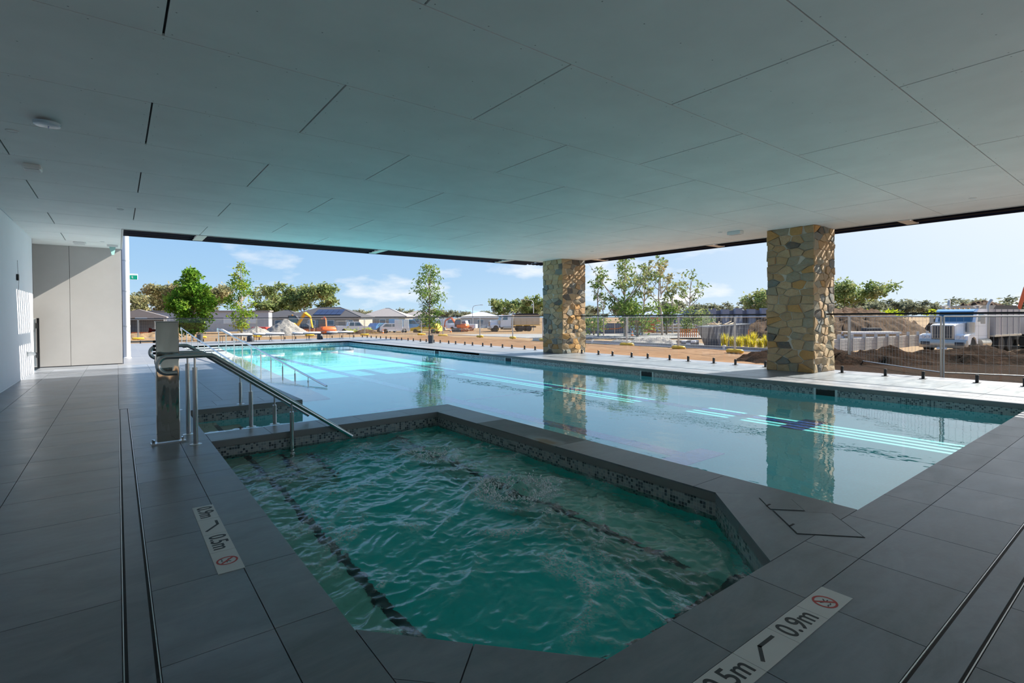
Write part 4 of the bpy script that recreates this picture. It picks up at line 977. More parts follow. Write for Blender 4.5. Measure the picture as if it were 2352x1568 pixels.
WH = {}
def wheel(parent, x, y, z, r, w, axis='y', hub='chrome_ground_reflect'):
    key = (round(r, 3), round(w, 3), hub)
    if key not in WH:
        T = MB().lathe([(r * 0.55, -w / 2), (r * 0.93, -w / 2), (r, -w * 0.32), (r, w * 0.32), (r * 0.93, w / 2), (r * 0.55, w / 2)], n=24).xf(Matrix.Rotation(PI / 2, 4, 'X')).mesh('wheel', 'tyre', 40)
        H = MB().lathe([(0.02, -w * 0.44), (r * 0.22, -w * 0.46), (r * 0.25, -w * 0.36), (r * 0.55, -w * 0.40), (r * 0.55, w * 0.40), (r * 0.25, w * 0.36), (r * 0.22, w * 0.46), (0.02, w * 0.44)], n=16).xf(Matrix.Rotation(PI / 2, 4, 'X')).mesh('rim', hub, 40)
        WH[key] = (T, H)
    o = link('wheel', WH[key][0], parent, loc=(x, y, z)); link('rim', WH[key][1], o); return o

def truck(label, loc, rz, cabcol='p_white', bodycol='tip_steel', trailer=True, detail=True):
    """bonneted tipper, front towards +x, origin on the ground under the front bumper"""
    t = thing('tipper_truck', label, 'truck', loc, rz)
    MB().box(-8.0, -0.4, -0.45, 0.45, 0.62, 0.86).build('chassis', 'p_dark', t)
    bp = MB().bbox((-0.10, 0, 0.62), (0.22, 2.46, 0.52), bev=0.05).build('bumper', 'chrome_ground_reflect', t, smooth=40)
    if detail:
        for s in (-1, 1): MB().bbox((0.02, s * 0.86, 0.64), (0.03, 0.46, 0.20)).build('fog_light', 'p_dark', bp)
        MB().bbox((0.02, 0, 0.34), (0.1, 0.5, 0.10)).build('number_plate', 'white_paint', bp)
    MB().extrude_y([(-0.15, 0.90), (-0.10, 1.72), (-0.35, 1.80), (-1.75, 1.92), (-1.75, 0.9)], -0.62, 0.62).build('bonnet', cabcol, t)
    g = MB().bbox((-0.10, 0, 1.33), (0.10, 1.12, 0.86), bev=0.04).build('grille_surround', 'chrome_ground_reflect', t)
    MB().bbox((-0.05, 0, 1.33), (0.03, 0.98, 0.74)).build('grille', 'p_dark', g)
    for k in range(9): MB().box(-0.036, -0.030, -0.48 + 0.12 * k - .012, -0.48 + 0.12 * k + .012, 0.97, 1.69).build('grille_bar', 'chrome_ground_reflect', g)
    for s in (-1, 1):
        f = MB().extrude_y([(-0.1, 0.9), (-0.12, 1.12), (-0.5, 1.20), (-0.75, 1.22), (-1.35, 1.10), (-1.55, 0.62), (-1.42, 0.62), (-1.25, 0.95), (-0.95, 1.06), (-0.65, 0.98), (-0.5, 0.72), (-0.42, 0.6), (-0.2, 0.6)], s * 0.60, s * 1.22).build('mudguard', cabcol, t)
        for q in (0.76, 1.0): MB().cyl((-0.10, s * q, 1.04), (-0.05, s * q, 1.04), 0.095, n=14).build('headlight', 'lamp_clear', f)
        MB().cyl((-1.55, s * 0.86, 1.30), (-1.55, s * 0.86, 1.92), 0.19, n=18).build('air_cleaner', 'chrome_ground_reflect', t, smooth=50)
        wheel(t, -0.95, s * 1.02, 0.50, 0.50, 0.30)
        for x in (-5.2, -6.55): wheel(t, x, s * 0.95, 0.50, 0.50, 0.56, hub='tip_tan')
        MB().cyl((-2.2, s * 0.95, 0.62), (-3.6, s * 0.95, 0.62), 0.30, n=18).build('fuel_tank', 'chrome_ground_reflect', t, smooth=50)
        MB().tube([(-3.72, s * 1.0, 0.9), (-3.72, s * 1.0, 2.95), (-3.80, s * 1.03, 3.12), (-4.0, s * 1.08, 3.30)], 0.085, 14).build('exhaust_stack', 'chrome_ground_reflect', t, smooth=50)
        MB().bbox((-2.0, s * 1.30, 2.10), (0.07, 0.22, 0.55), bev=0.02).build('mirror', 'chrome_ground_reflect', t)
    cab = MB().extrude_y([(-1.75, 0.75), (-1.75, 1.90), (-2.05, 2.62), (-2.25, 2.74), (-3.55, 2.74), (-3.55, 0.75)], -1.02, 1.02).build('cab', cabcol, t)
    MB().add([(-1.765, -0.86, 1.96), (-1.765, 0.86, 1.96), (-2.03, 0.86, 2.56), (-2.03, -0.86, 2.56)], [(0, 1, 2, 3)]).xf(Matrix.Translation((0.02, 0, 0))).build('windscreen', 'sky_glass', cab)
    for s in (-1, 1):
        MB().extrude_y([(-2.1, 1.95), (-2.3, 2.52), (-2.95, 2.52), (-2.95, 1.95)], s * 1.02, s * 1.03).build('side_window', 'sky_glass', cab)
    MB().extrude_y([(-1.95, 2.60), (-1.72, 2.56), (-1.72, 2.62), (-1.98, 2.72)], -0.95, 0.95).build('sun_visor', 'p_lightblue' if detail else cabcol, cab)
    for y in (-0.5, -0.25, 0, 0.25, 0.5): MB().bbox((-2.3, y, 2.77), (0.10, 0.13, 0.06), bev=0.015).build('roof_light', 'amber', cab)
    if detail:
        for y in (-0.85, 0.85): MB().lathe([(0.10, 0), (0.10, 0.12), (0.22, 0.16), (0.22, 0.24), (0.001, 0.26)], (-2.6, y, 2.72), 16).build('air_intake', 'chrome_ground_reflect', cab, smooth=40)
    body = MB().extrude_y([(-4.05, 1.02), (-4.05, 2.72), (-8.4, 2.72), (-8.4, 1.02)], -1.22, 1.22).build('tipper_body', bodycol, t)
    for k in range(5):
        for s in (-1, 1): MB().box(-4.2 - k - .05, -4.2 - k + .05, s * 1.22 - .03, s * 1.22 + .03, 1.02, 2.72).build('rib', bodycol, body)
    MB().box(-8.5, -3.95, -1.27, 1.27, 0.98, 1.10).build('body_rail', 'chrome_ground_reflect' if detail else 'p_yellow', body)
    MB().extrude_y([(-4.05, 2.72), (-4.5, 2.98), (-8.0, 2.98), (-8.4, 2.72)], -1.15, 1.15).build('tarpaulin', 'tarp', t)
    if trailer:
        tb = MB().extrude_y([(-9.6, 1.02), (-9.6, 2.55), (-16, 2.55), (-16, 1.02)], -1.22, 1.22).build('trailer_body', bodycol, t)
        MB().extrude_y([(-9.6, 2.55), (-10, 2.74), (-15.6, 2.74), (-16, 2.55)], -1.15, 1.15).build('trailer_cover', 'tarp', tb)
        MB().box(-16, -8.2, -0.4, 0.4, 0.62, 0.86).build('drawbar', 'p_dark', t)
        for x in (-10.6, -13.6, -14.9):
            for s in (-1, 1): wheel(t, x, s * 0.95, 0.50, 0.50, 0.56, hub='tip_tan')
    return t
truck('big white bonneted tipper truck behind the mulch heap at right', G(40.0, 9.1), math.atan2(0.127, -0.992), 'p_white', 'tip_steel', True, True)
truck('distant white tipper truck with tan bin, left of the farther column', G(48.6, 69.9), math.atan2(0.607, -0.794) + 0.25, 'p_white', 'tip_tan', False, False)

def vehicle(name, label, cat, loc, rz, prof, width, wins, col, wheels, extra=None):
    t = thing(name, label, cat, loc, rz)
    MB().extrude_y(prof, -width / 2, width / 2).build('body', col, t)
    for w in wins:
        for s in (-1, 1): MB().extrude_y(w, s * width / 2, s * (width / 2 + 0.015)).build('window', 'sky_glass', t)
    xs = [p[0] for p in prof]; zs = sorted(prof, key=lambda p: -p[1])
    for x in wheels:
        for s in (-1, 1): wheel(t, x, s * (width / 2 - 0.08), 0.36, 0.36, 0.24)
    if extra: extra(t)
    return t
UTE = [(2.6, 0.45), (2.6, 0.95), (1.35, 1.12), (0.75, 1.78), (-0.75, 1.80), (-0.95, 1.15), (-2.6, 1.15), (-2.6, 0.45)]
UW = [[(1.2, 1.15), (0.72, 1.68), (0.05, 1.68), (0.05, 1.15)], [(-0.05, 1.15), (-0.05, 1.68), (-0.68, 1.70), (-0.8, 1.15)]]
def rack(t): MB().tube([(-0.9, -0.8, 1.15), (-0.9, -0.8, 1.9), (-0.9, 0.8, 1.9), (-0.9, 0.8, 1.15)], 0.03, 6).tube([(-2.5, -0.8, 1.15), (-2.5, -0.8, 1.9), (-2.5, 0.8, 1.9), (-2.5, 0.8, 1.15)], 0.03, 6).tube([(-0.9, 0.8, 1.9), (-2.5, 0.8, 1.9)], 0.03, 6).tube([(-0.9, -0.8, 1.9), (-2.5, -0.8, 1.9)], 0.03, 6).build('ladder_rack', 'chrome_ground_reflect', t)
CAR = [(2.2, 0.4), (2.2, 0.85), (1.1, 1.0), (0.4, 1.5), (-1.5, 1.52), (-2.1, 1.0), (-2.2, 0.4)]
CW = [[(0.95, 1.02), (0.38, 1.42), (-0.4, 1.43), (-0.4, 1.02)], [(-0.5, 1.02), (-0.5, 1.43), (-1.4, 1.43), (-1.8, 1.02)]]
VAN = [(2.6, 0.45), (2.6, 1.05), (2.0, 1.3), (1.5, 2.1), (-2.6, 2.15), (-2.6, 0.45)]
VW = [[(1.9, 1.35), (1.45, 1.95), (0.6, 1.95), (0.6, 1.35)]]
BASE = math.atan2(-0.607, 0.794)
vehicle('ute', 'silver utility with ladder rack in front of the solar-roofed house', 'ute', G(29.6, 80.0), BASE + 0.5, UTE, 1.85, UW, 'p_white', (1.7, -1.6), rack)
vehicle('car', 'dark blue car parked right of the silver utility', 'car', G(35.0, 82.0), BASE + 1.1, CAR, 1.8, CW, 'p_blue', (1.4, -1.4))
vehicle('car', 'white car parked left of the white notice boards', 'car', G(33.6, 73.5), BASE + 0.3, CAR, 1.8, CW, 'p_white', (1.4, -1.4))
vehicle('van', 'blue van behind the white notice boards', 'van', G(38.0, 79.0), BASE + 0.2, VAN, 1.95, VW, 'p_lightblue', (1.8, -1.7))
vehicle('car', 'yellow-green car left of the drooping tree', 'car', G(36.4, 68.5), BASE + 2.9, CAR, 1.8, CW, 'foot_yellow', (1.4, -1.4))
vehicle('van', 'white van right of the drooping tree', 'van', G(48.5, 84.0), BASE, VAN, 1.95, VW, 'p_white', (1.8, -1.7))
vehicle('ute', 'white utility left of the distant tipper truck', 'ute', G(49.5, 79.5), BASE + 3.0, UTE, 1.85, UW, 'p_white', (1.7, -1.6))
vehicle('car', 'dark car in front of the solar-roofed house at its left end', 'car', G(24.6, 88.0), BASE, CAR, 1.8, CW, 'p_dark', (1.4, -1.4))

def excavator(label, loc, rz, col, s=1.0, boom=((0.9, 1.4), (2.2, 3.2), (3.6, 2.5), (3.9, 0.9)), slew=0.0):
    t = thing('excavator', label, 'excavator', loc, rz); t.scale = (s, s, s)
    for sy in (-1, 1):
        MB().extrude_y([(-1.5, 0.15), (-1.75, 0.40), (-1.5, 0.70), (1.5, 0.70), (1.75, 0.40), (1.5, 0.15), (1.3, 0.0), (-1.3, 0.0)], sy * 0.75, sy * 1.2).build('track', 'track_steel', t)
    M = Matrix.Rotation(slew, 4, 'Z')
    MB().box(-0.6, 0.6, -0.75, 0.75, 0.3, 0.85).build('undercarriage', 'track_steel', t)
    MB().bbox((-0.55, 0, 1.32), (2.4, 2.1, 0.85), bev=0.22).xf(M).build('house', col, t, smooth=35)
    MB().bbox((-1.5, 0, 1.25), (0.7, 2.15, 0.80), bev=0.25).xf(M).build('counterweight', col, t, smooth=35)
    cab = MB().extrude_y([(-0.45, 1.5), (-0.45, 2.75), (0.55, 2.75), (0.95, 2.2), (0.9, 1.1), (-0.2, 1.1)], 0.05, 1.0).xf(M).build('cab', 'p_dark', t)
    for y in (0.04, 1.0): MB().extrude_y([(-0.35, 1.75), (-0.35, 2.62), (0.48, 2.62), (0.82, 2.15), (0.8, 1.65)], y, y + 0.02).xf(M).build('cab_window', 'sky_glass', cab)
    MB().bbox((0.0, 0.5, 2.82), (0.18, 0.18, 0.14), bev=0.03).xf(M).build('beacon', 'amber', cab)
    P = [Vector((x, -0.35, z)) for x, z in boom]
    for nm, a, b, w0, w1 in (('boom', P[0], P[1], 0.20, 0.24), ('boom_tip', P[1], P[2], 0.24, 0.16), ('stick', P[2], P[3], 0.16, 0.12)):
        MB().tube([a, b], [w0, w1], 4).xf(M).build(nm, col, t)
    e = P[3]; MB().extrude_y([(e.x - .2, e.z + .1), (e.x + .3, e.z), (e.x + .1, e.z - .6), (e.x - .5, e.z - .55)], -0.75, 0.05).xf(M).build('bucket', 'track_steel', t)
    return t
excavator('yellow excavator with dark cab behind the gravel heap', G(19.3, 76.0), BASE + 0.15, 'p_yellow', 1.0, ((0.9, 1.4), (1.9, 3.1), (2.6, 2.6), (2.9, 1.0)))
excavator('orange-red excavator seen from behind, right of the gravel heap', G(18.9, 60.0), BASE + 2.2, 'p_orange', 0.82, ((0.9, 1.4), (1.4, 2.9), (2.6, 2.8), (3.0, 1.2)))
excavator('small orange excavator left of the distant tipper truck', G(45.0, 73.0), BASE + 2.9, 'p_orange', 0.75)
excavator('orange excavator whose boom rises at the right edge behind the big truck', G(70.5, 7.0), 2.6, 'p_orange', 1.45, ((0.9, 1.4), (1.3, 3.6), (2.4, 3.4), (3.2, 1.2)))

t = thing('tool_trailer', 'red equipment trailer left of the gravel heap', 'trailer', G(12.6, 62.0), BASE)
MB().bbox((0, 0, 0.95), (1.7, 1.2, 1.0), bev=0.08).build('canopy', 'p_red', t); MB().box(-0.9, 1.6, -0.05, 0.05, 0.36, 0.44).build('drawbar', 'p_dark', t)
MB().bbox((0.0, -0.605, 0.85), (1.0, 0.02, 0.18)).build('side_stripe', 'canvas_white', t)
for s in (-1, 1): wheel(t, 0, s * 0.62, 0.30, 0.30, 0.18)

# ---- houses and site buildings
def house(label, c, rz, w, d, hw, hr, wall, roof, solar=False, nwin=4, over=0.5):
    t = thing('house', label, 'house', G(*c), rz)
    MB().box(-w / 2, w / 2, -d / 2, d / 2, -0.3, hw).build('walls', wall, t)
    a, b = w / 2 + over, d / 2 + over; k = max(0.4, w / 2 - d / 2)
    rf = MB().add([(-a, -b, hw), (a, -b, hw), (a, b, hw), (-a, b, hw), (-k, 0, hw + hr), (k, 0, hw + hr), (-a, -b, hw - 0.15), (a, -b, hw - 0.15), (a, b, hw - 0.15), (-a, b, hw - 0.15)],
                  [(0, 1, 5, 4), (1, 2, 5), (2, 3, 4, 5), (3, 0, 4), (6, 7, 1, 0), (7, 8, 2, 1), (8, 9, 3, 2), (9, 6, 0, 3), (9, 8, 7, 6)]).build('roof', roof, t)
    MB().tube([(-k, 0, hw + hr), (k, 0, hw + hr)], 0.08, 6).tube([(-k, 0, hw + hr), (-a, -b, hw)], 0.06, 6).tube([(k, 0, hw + hr), (a, -b, hw)], 0.06, 6).build('ridge_cap', roof, rf)
    for i in range(nwin):
        x = -w / 2 + w * (i + 0.5) / nwin
        f = MB().bbox((x, -d / 2 - 0.02, hw * 0.55), (1.5, 0.06, 1.1)).build('window', 'white_paint', t); MB().bbox((x, -d / 2 - 0.06, hw * 0.55), (1.3, 0.03, 0.92)).build('pane', 'sky_glass', f)
    if solar:
        s = math.atan2(hr, b)
        for i in range(5):
            for j in range(2):
                M = Matrix.Rotation(s, 4, 'X'); L = 1.0 + j * 1.75
                MB().bbox((-k + 1.0 + i * 1.15, -b + L * math.cos(s) + 0.9, hw + L * math.sin(s) + 0.9 * math.tan(s) + 0.12), (1.08, 1.66, 0.05), M).build('solar_panel', 'solar', rf)
    return t
house('dark-roofed house with solar panels behind the excavators', (36.5, 112.5), BASE + 0.02, 15.5, 11, 2.6, 2.1, 'wall_cream', 'roof_dark', True)
house('low dark-roofed house behind the solar-roofed one on its left', (31.5, 128.0), BASE, 10, 9, 2.6, 1.7, 'wall_cream', 'roof_dark', nwin=3)
house('pale-roofed house left of the drooping tree', (54.8, 124.0), BASE, 11, 10, 2.7, 2.1, 'wall_cream', 'roof_light', nwin=3)
house('pale-roofed house partly hidden by the drooping tree', (69.5, 135.0), BASE, 10, 9, 2.7, 1.7, 'wall_white', 'roof_light', nwin=3)
house('white-roofed house right of the drooping tree', (67.5, 100.0), BASE, 9, 8, 2.4, 1.2, 'wall_white', 'roof_white', nwin=3)
house('blue-roofed house among the tall gum trees', (92.0, 69.0), BASE, 10, 9, 2.4, 1.3, 'wall_dark', 'roof_blue', nwin=3)
t = thing('site_office', 'long pale site office building behind the leafy round tree', 'building', G(12.3, 95.6), math.atan2(-5.8, 14.2))
MB().box(-8.5, 8.5, -1.5, 1.5, 0.3, 3.5).build('walls', 'wall_white', t); MB().box(-8.7, 8.7, -1.7, 1.7, 3.5, 3.68).build('roof', 'roof_light', t)
for x in (-7.9, -3.0, 1.0, 4.5):
    f = MB().bbox((x + 1.6, -1.52, 2.1), (1.4, 0.06, 1.0)).build('window', 'white_paint', t); MB().bbox((x + 1.6, -1.56, 2.1), (1.2, 0.03, 0.84)).build('pane', 'lamp_clear', f)
MB().bbox((-8.2, -1.6, 2.3), (0.8, 0.4, 0.7)).build('air_conditioner', 'canvas_white', t)
t = thing('carport', 'grey gabled carport at far left behind the round white post', 'carport', G(2.6, 90.0), BASE + 0.55)
MB().add([(-3.2, -3, 2.7), (3.2, -3, 2.7), (0, -3, 3.75), (-3.2, 3, 2.7), (3.2, 3, 2.7), (0, 3, 3.75), (-3.2, -3, 2.55), (3.2, -3, 2.55), (-3.2, 3, 2.55), (3.2, 3, 2.55)], [(0, 2, 5, 3), (2, 1, 4, 5), (0, 6, 7, 1, 2), (3, 5, 4, 9, 8), (6, 8, 9, 7), (0, 3, 8, 6), (1, 7, 9, 4)]).build('roof', 'roof_light', t)
for x in (-2.9, 2.9):
    for y in (-2.7, 2.7): MB().box(x - .06, x + .06, y - .06, y + .06, 0, 2.6).build('post', 'white_paint', t)
MB().box(-2.8, 2.8, 2.2, 2.5, 0, 2.5).build('back_wall', 'wall_dark', t)
t = thing('unfinished_building', 'slate-coloured building with tall fins left of the nearer column', 'building', G(107.0, 58.5), BASE)
MB().box(-12, 12, -4, 4, -0.6, 3.55).build('walls', 'wall_dark', t); MB().box(-12.6, 12.6, -5.2, -4, 2.05, 2.25).build('awning', 'roof_white', t)
for k in range(9): MB().box(-11.5 + 2.7 * k, -10.1 + 2.7 * k, -5.0, -3.95, -0.6, 3.95 if k % 2 else 3.75).build('fin', 'wall_slate', t)

# ---- skip bin, stacks and other site clutter
t = thing('skip_bin', 'dark steel skip bin with sloping ends behind the site fence', 'skip bin', G(37.3, 21.8), BASE + 0.35)
m = MB()
def tub_shape(a, z0, z1, y, k=1.0): return [(-a * 0.62, z0), (a * 0.62, z0), (a, z1), (-a, z1 * 0.86)]
MB().extrude_y([(-1.15, 0.1), (1.15, 0.1), (1.75, 1.75), (-1.85, 1.55)], -0.85, 0.85).build('hull', 'bin_steel', t)
for x in (-0.8, -0.1, 0.6, 1.15):
    for y in (-0.88, 0.88): MB().extrude_y([(x - .06, 0.12), (x + .06, 0.12), (x + .16, 1.62), (x + .04, 1.62)], y - .03, y + .03).build('rib', 'bin_steel', t)
MB().extrude_y([(-1.9, 1.5), (1.8, 1.7), (1.8, 1.78), (-1.9, 1.6)], -0.9, 0.9).build('rim', 'bin_steel', t)
mt = MB(); rng = random.Random(4)
for _ in range(26):
    a = Vector((rng.uniform(-1.2, 1.2), rng.uniform(-.6, .6), 1.72)); d = Vector((rng.uniform(-1, 1), rng.uniform(-.5, .5), rng.uniform(0, .25))); mt.tube([a, a + d], 0.03, 4)
mt.build('scrap_timber', 'timber', t, kind='stuff')
def stack(name, label, cat, c, rz, nx, nz, L, w, h, mats):
    t = thing(name, label, cat, G(*c), rz); rng = random.Random(nx * 7 + nz)
    for j in range(nz):
        for i in range(nx):
            MB().bbox((rng.uniform(-.1, .1), (i - nx / 2 + .5) * w, 0.1 + (j + .5) * h), (L, w * .92, h * .9)).build('board', mats[(i + j) % len(mats)], t)
    for x in (-L * .3, L * .3): MB().box(x - .05, x + .05, -nx * w / 2, nx * w / 2, 0, 0.1).build('bearer', 'timber', t)
stack('timber_stack', 'high orange timber stack in the gap between the columns', 'timber stack', (60.6, 48.0), BASE, 3, 9, 5.0, 0.5, 0.24, ['timber_orange', 'timber'])
stack('timber_stack', 'pale plank stack beside the orange timber', 'timber stack', (62.5, 43.5), BASE + 0.1, 3, 6, 6.0, 0.5, 0.2, ['timber', 'canvas_white'])
stack('pallet_stack', 'low stack of pallets left of the big truck', 'pallets', (54.0, 17.5), BASE, 4, 4, 4.5, 0.5, 0.2, ['timber', 'canvas_white'])
stack('rubble_pile', 'pale bagged rubble pile left of the skip bin', 'rubble', (34.2, 22.9), 0.4, 4, 3, 1.4, 0.35, 0.16, ['canvas_white', 'gravel_grey'])
t = thing('dark_hoarding', 'dark blue-grey hoarding right of the farther column with orange tape', 'hoarding', G(52.8, 47.6), BASE)
for k in range(6): MB().bbox((-4.4 + 1.5 * k, 0, 0.75), (1.46, 0.08, 1.5)).build('hoarding_panel', 'wall_dark', t)
for a, b in (((-2.2, 1.2), (-0.6, 0.7)), ((-0.6, 0.7), (1.2, 0.75)), ((1.2, 0.75), (3.2, 1.3))): MB().tube([(a[0], -0.1, a[1]), (b[0], -0.1, b[1])], 0.05, 5).build('tape', 'hivis', t)
t = thing('water_tank', 'pale blue tank cube in front of the orange timber', 'tank', G(51.0, 41.5), BASE)
MB().bbox((0, 0, 0.62), (1.1, 1.1, 1.1), bev=0.06).build('tank', 'bag_blue', t); MB().box(-.6, .6, -.6, .6, 0, 0.1).build('pallet', 'timber', t)
for z in (0.4, 0.8): MB().bbox((0, -0.56, z), (1.15, 0.03, 0.03)).build('cage_bar', 'wire', t)
for label, c, w in (('larger white notice board beside the blue van', (30.3, 65.0), 1.05), ('smaller white notice board right of the larger one', (31.9, 66.0), 0.75)):
    t = thing('notice_board', label, 'notice board', G(*c), BASE)
    MB().bbox((0, 0, 1.55), (w, 0.05, 1.2)).build('board', 'canvas_white', t)
    for s in (-1, 1): MB().box(s * w * .4 - .03, s * w * .4 + .03, 0.02, 0.08, 0, 1.6).build('post', 'galv', t)
    for k in range(4): MB().bbox((0, -0.03, 1.25 + k * .2), (w * .8, 0.008, 0.05)).build('rail', 'trim_white', t)
t = thing('generator', 'small black generator in front of the earth mound', 'generator', G(58.0, 18.6), BASE)
MB().bbox((0, 0, 0.65), (1.5, 0.9, 1.0), bev=0.06).build('housing', 'p_dark', t); MB().box(-.8, .8, -.5, .5, 0, 0.15).build('skid', 'track_steel', t)
for y in (-.2, .2): MB().bbox((0, -0.46 , 0.7 + y), (1.2, 0.02, 0.1)).build('louvre', 'track_steel', t)
def barrier(label, c, rz):
    t = thing('mesh_barrier', label, 'barrier', G(*c), rz, group='orange plastic barriers')
    MB().tube([(-1, 0, 0.05), (-1, 0, 1.0), (1, 0, 1.0), (1, 0, 0.05)], 0.03, 6).build('frame', 'hivis', t)
    for k in range(9): MB().box(-.9 + .2 * k, -.9 + .2 * k + .09, -.01, .01, 0.15, 0.95).build('slat', 'hivis', t)
for label, c in (('orange barrier at far left, leftmost of the pair', (2.0, 66.0)), ('orange barrier at far left, rightmost of the pair', (4.2, 65.5)), ('orange barrier behind the right side of the gravel heap', (19.6, 68.0)), ('orange barrier beside the orange excavator', (17.2, 63.0)), ('orange barrier left of the distant tipper truck', (44.5, 70.0)), ('orange barrier in front of the distant white van', (44.0, 77.5)), ('orange barrier behind the skip bin on the right', (50.0, 27.5)), ('orange barrier behind the skip bin on the left', (48.0, 32.0))): barrier(label, c, BASE + random.uniform(-.3, .3))
def cone(label, c):
    t = thing('traffic_cone', label, 'traffic cone', G(*c), group='orange traffic cones')
    MB().lathe([(0.16, 0.03), (0.03, 0.72), (0.001, 0.72)], n=12).build('cone', 'hivis', t, smooth=40); MB().box(-.2, .2, -.2, .2, 0, 0.03).build('base', 'hivis', t)
    MB().lathe([(0.118, 0.28), (0.085, 0.46)], n=12).build('band', 'canvas_white', t)
for label, c in (('orange cone in front of the silver utility', (28.0, 72.0)), ('orange cone between the two parked cars', (31.5, 73.0)), ('orange cone right of the drooping tree', (42.0, 71.0)), ('orange cone right of the skip bin', (46.0, 24.0)), ('orange cone farther right of the skip bin', (50.5, 23.5)), ('orange cone near the tank cube', (48.5, 40.0))): cone(label, c)
def street_light(label, c, h, side, rz):
    t = thing('street_light', label, 'street light', G(*c), rz)
    MB().tube([(0, 0, 0), (0, 0, h - .5), (side * .2, 0, h - .12), (side * .6, 0, h), (side * 1.6, 0, h + .1)], [0.09, 0.06, 0.05, 0.05, 0.04], 8).build('mast', 'galv', t, smooth=50)
    MB().bbox((side * 1.9, 0, h + .12), (0.7, 0.25, 0.12), bev=0.03).build('lamp_head', 'galv', t)
street_light('curved street light behind the white-roofed house', (60.5, 93.0), 4.9, 1, BASE); street_light('long-armed street light above the distant tipper truck', (57.6, 69.2), 5.3, -1, BASE)
t = thing('power_pole', 'dark timber power pole among the tall gum trees', 'power pole', G(75.0, 56.0))
MB().cyl((0, 0, 0), (0, 0, 5.6), 0.16, 0.12, 8).build('pole', 'track_steel', t); MB().bbox((0, 0, 5.3), (1.4, 0.12, 0.12), Matrix.Rotation(BASE, 4, 'Z')).build('cross_arm', 'track_steel', t)

# ---- distant hills
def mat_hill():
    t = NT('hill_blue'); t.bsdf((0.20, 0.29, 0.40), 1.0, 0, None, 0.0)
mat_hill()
m = MB(); N_ = 60
for i in range(N_ + 1):
    a = math.radians(-15 + 75 * i / N_); R_ = 2600; hh = 30 + 16 * math.sin(i * 0.55) + 10 * math.sin(i * 1.3 + 1) - 14 * (i > 38)
    for rr, z in ((R_, -3), (R_ + 160, max(4, hh) * 0.7), (R_ + 380, max(6, hh)), (R_ + 900, -3)): m.v.append((math.sin(a) * rr, math.cos(a) * rr, z))
for i in range(N_):
    for j in range(3): q = i * 4 + j; m.f.append((q, q + 4, q + 5, q + 1))
m.build('distant_hills', 'hill_blue', smooth=180, kind='structure', label='low blue hills on the horizon')

# ================================================================ TREES AND PLANTS
def mat_leaf(name, c0, c1, c2, scale=1.2, trans=0.35):
    t = NT(name); p = t.pos(); f = t.noise(p, scale, 3, 0.6); g = t.noise(p, scale * 9, 2, 0.5)
    col = t.ramp(t.math('ADD', t.math('MULTIPLY', f, 0.6), t.math('MULTIPLY', g, 0.4)), [(0.36, c0), (0.5, c1), (0.64, c2)])
    d = t.n('BsdfDiffuse'); t.put(d.inputs[0], col); tr = t.n('BsdfTranslucent'); t.put(tr.inputs[0], col)
    mx = t.n('MixShader'); mx.inputs[0].default_value = trans; t.L.new(d.outputs[0], mx.inputs[1]); t.L.new(tr.outputs[0], mx.inputs[2]); t.L.new(mx.outputs[0], t.out.inputs[0])
mat_leaf('leaf_green', (0.035, 0.10, 0.012), (0.12, 0.26, 0.03), (0.34, 0.44, 0.07), 1.3)
mat_leaf('leaf_yellowgreen', (0.05, 0.14, 0.02), (0.20, 0.32, 0.04), (0.46, 0.40, 0.04), 0.9)
mat_leaf('leaf_olive', (0.05, 0.11, 0.03), (0.15, 0.24, 0.06), (0.30, 0.33, 0.10), 1.5)
mat_leaf('leaf_gum', (0.060, 0.102, 0.034), (0.187, 0.255, 0.093), (0.442, 0.408, 0.187), 0.35)
mat_leaf('leaf_gum_grey', (0.087, 0.109, 0.051), (0.246, 0.246, 0.123), (0.435, 0.362, 0.203), 0.25)
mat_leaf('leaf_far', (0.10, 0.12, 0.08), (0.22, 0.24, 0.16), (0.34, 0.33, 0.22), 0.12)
mat_leaf('leaf_bright', (0.16, 0.26, 0.02), (0.36, 0.44, 0.03), (0.55, 0.55, 0.05), 0.5)
mat_leaf('grass_gold', (0.30, 0.30, 0.03), (0.58, 0.50, 0.04), (0.72, 0.60, 0.06), 2.0)
plain('bark', (0.22, 0.17, 0.13), 0.9, var=0.25, vscale=5); plain('bark_pale', (0.40, 0.33, 0.27), 0.9, var=0.2, vscale=3)

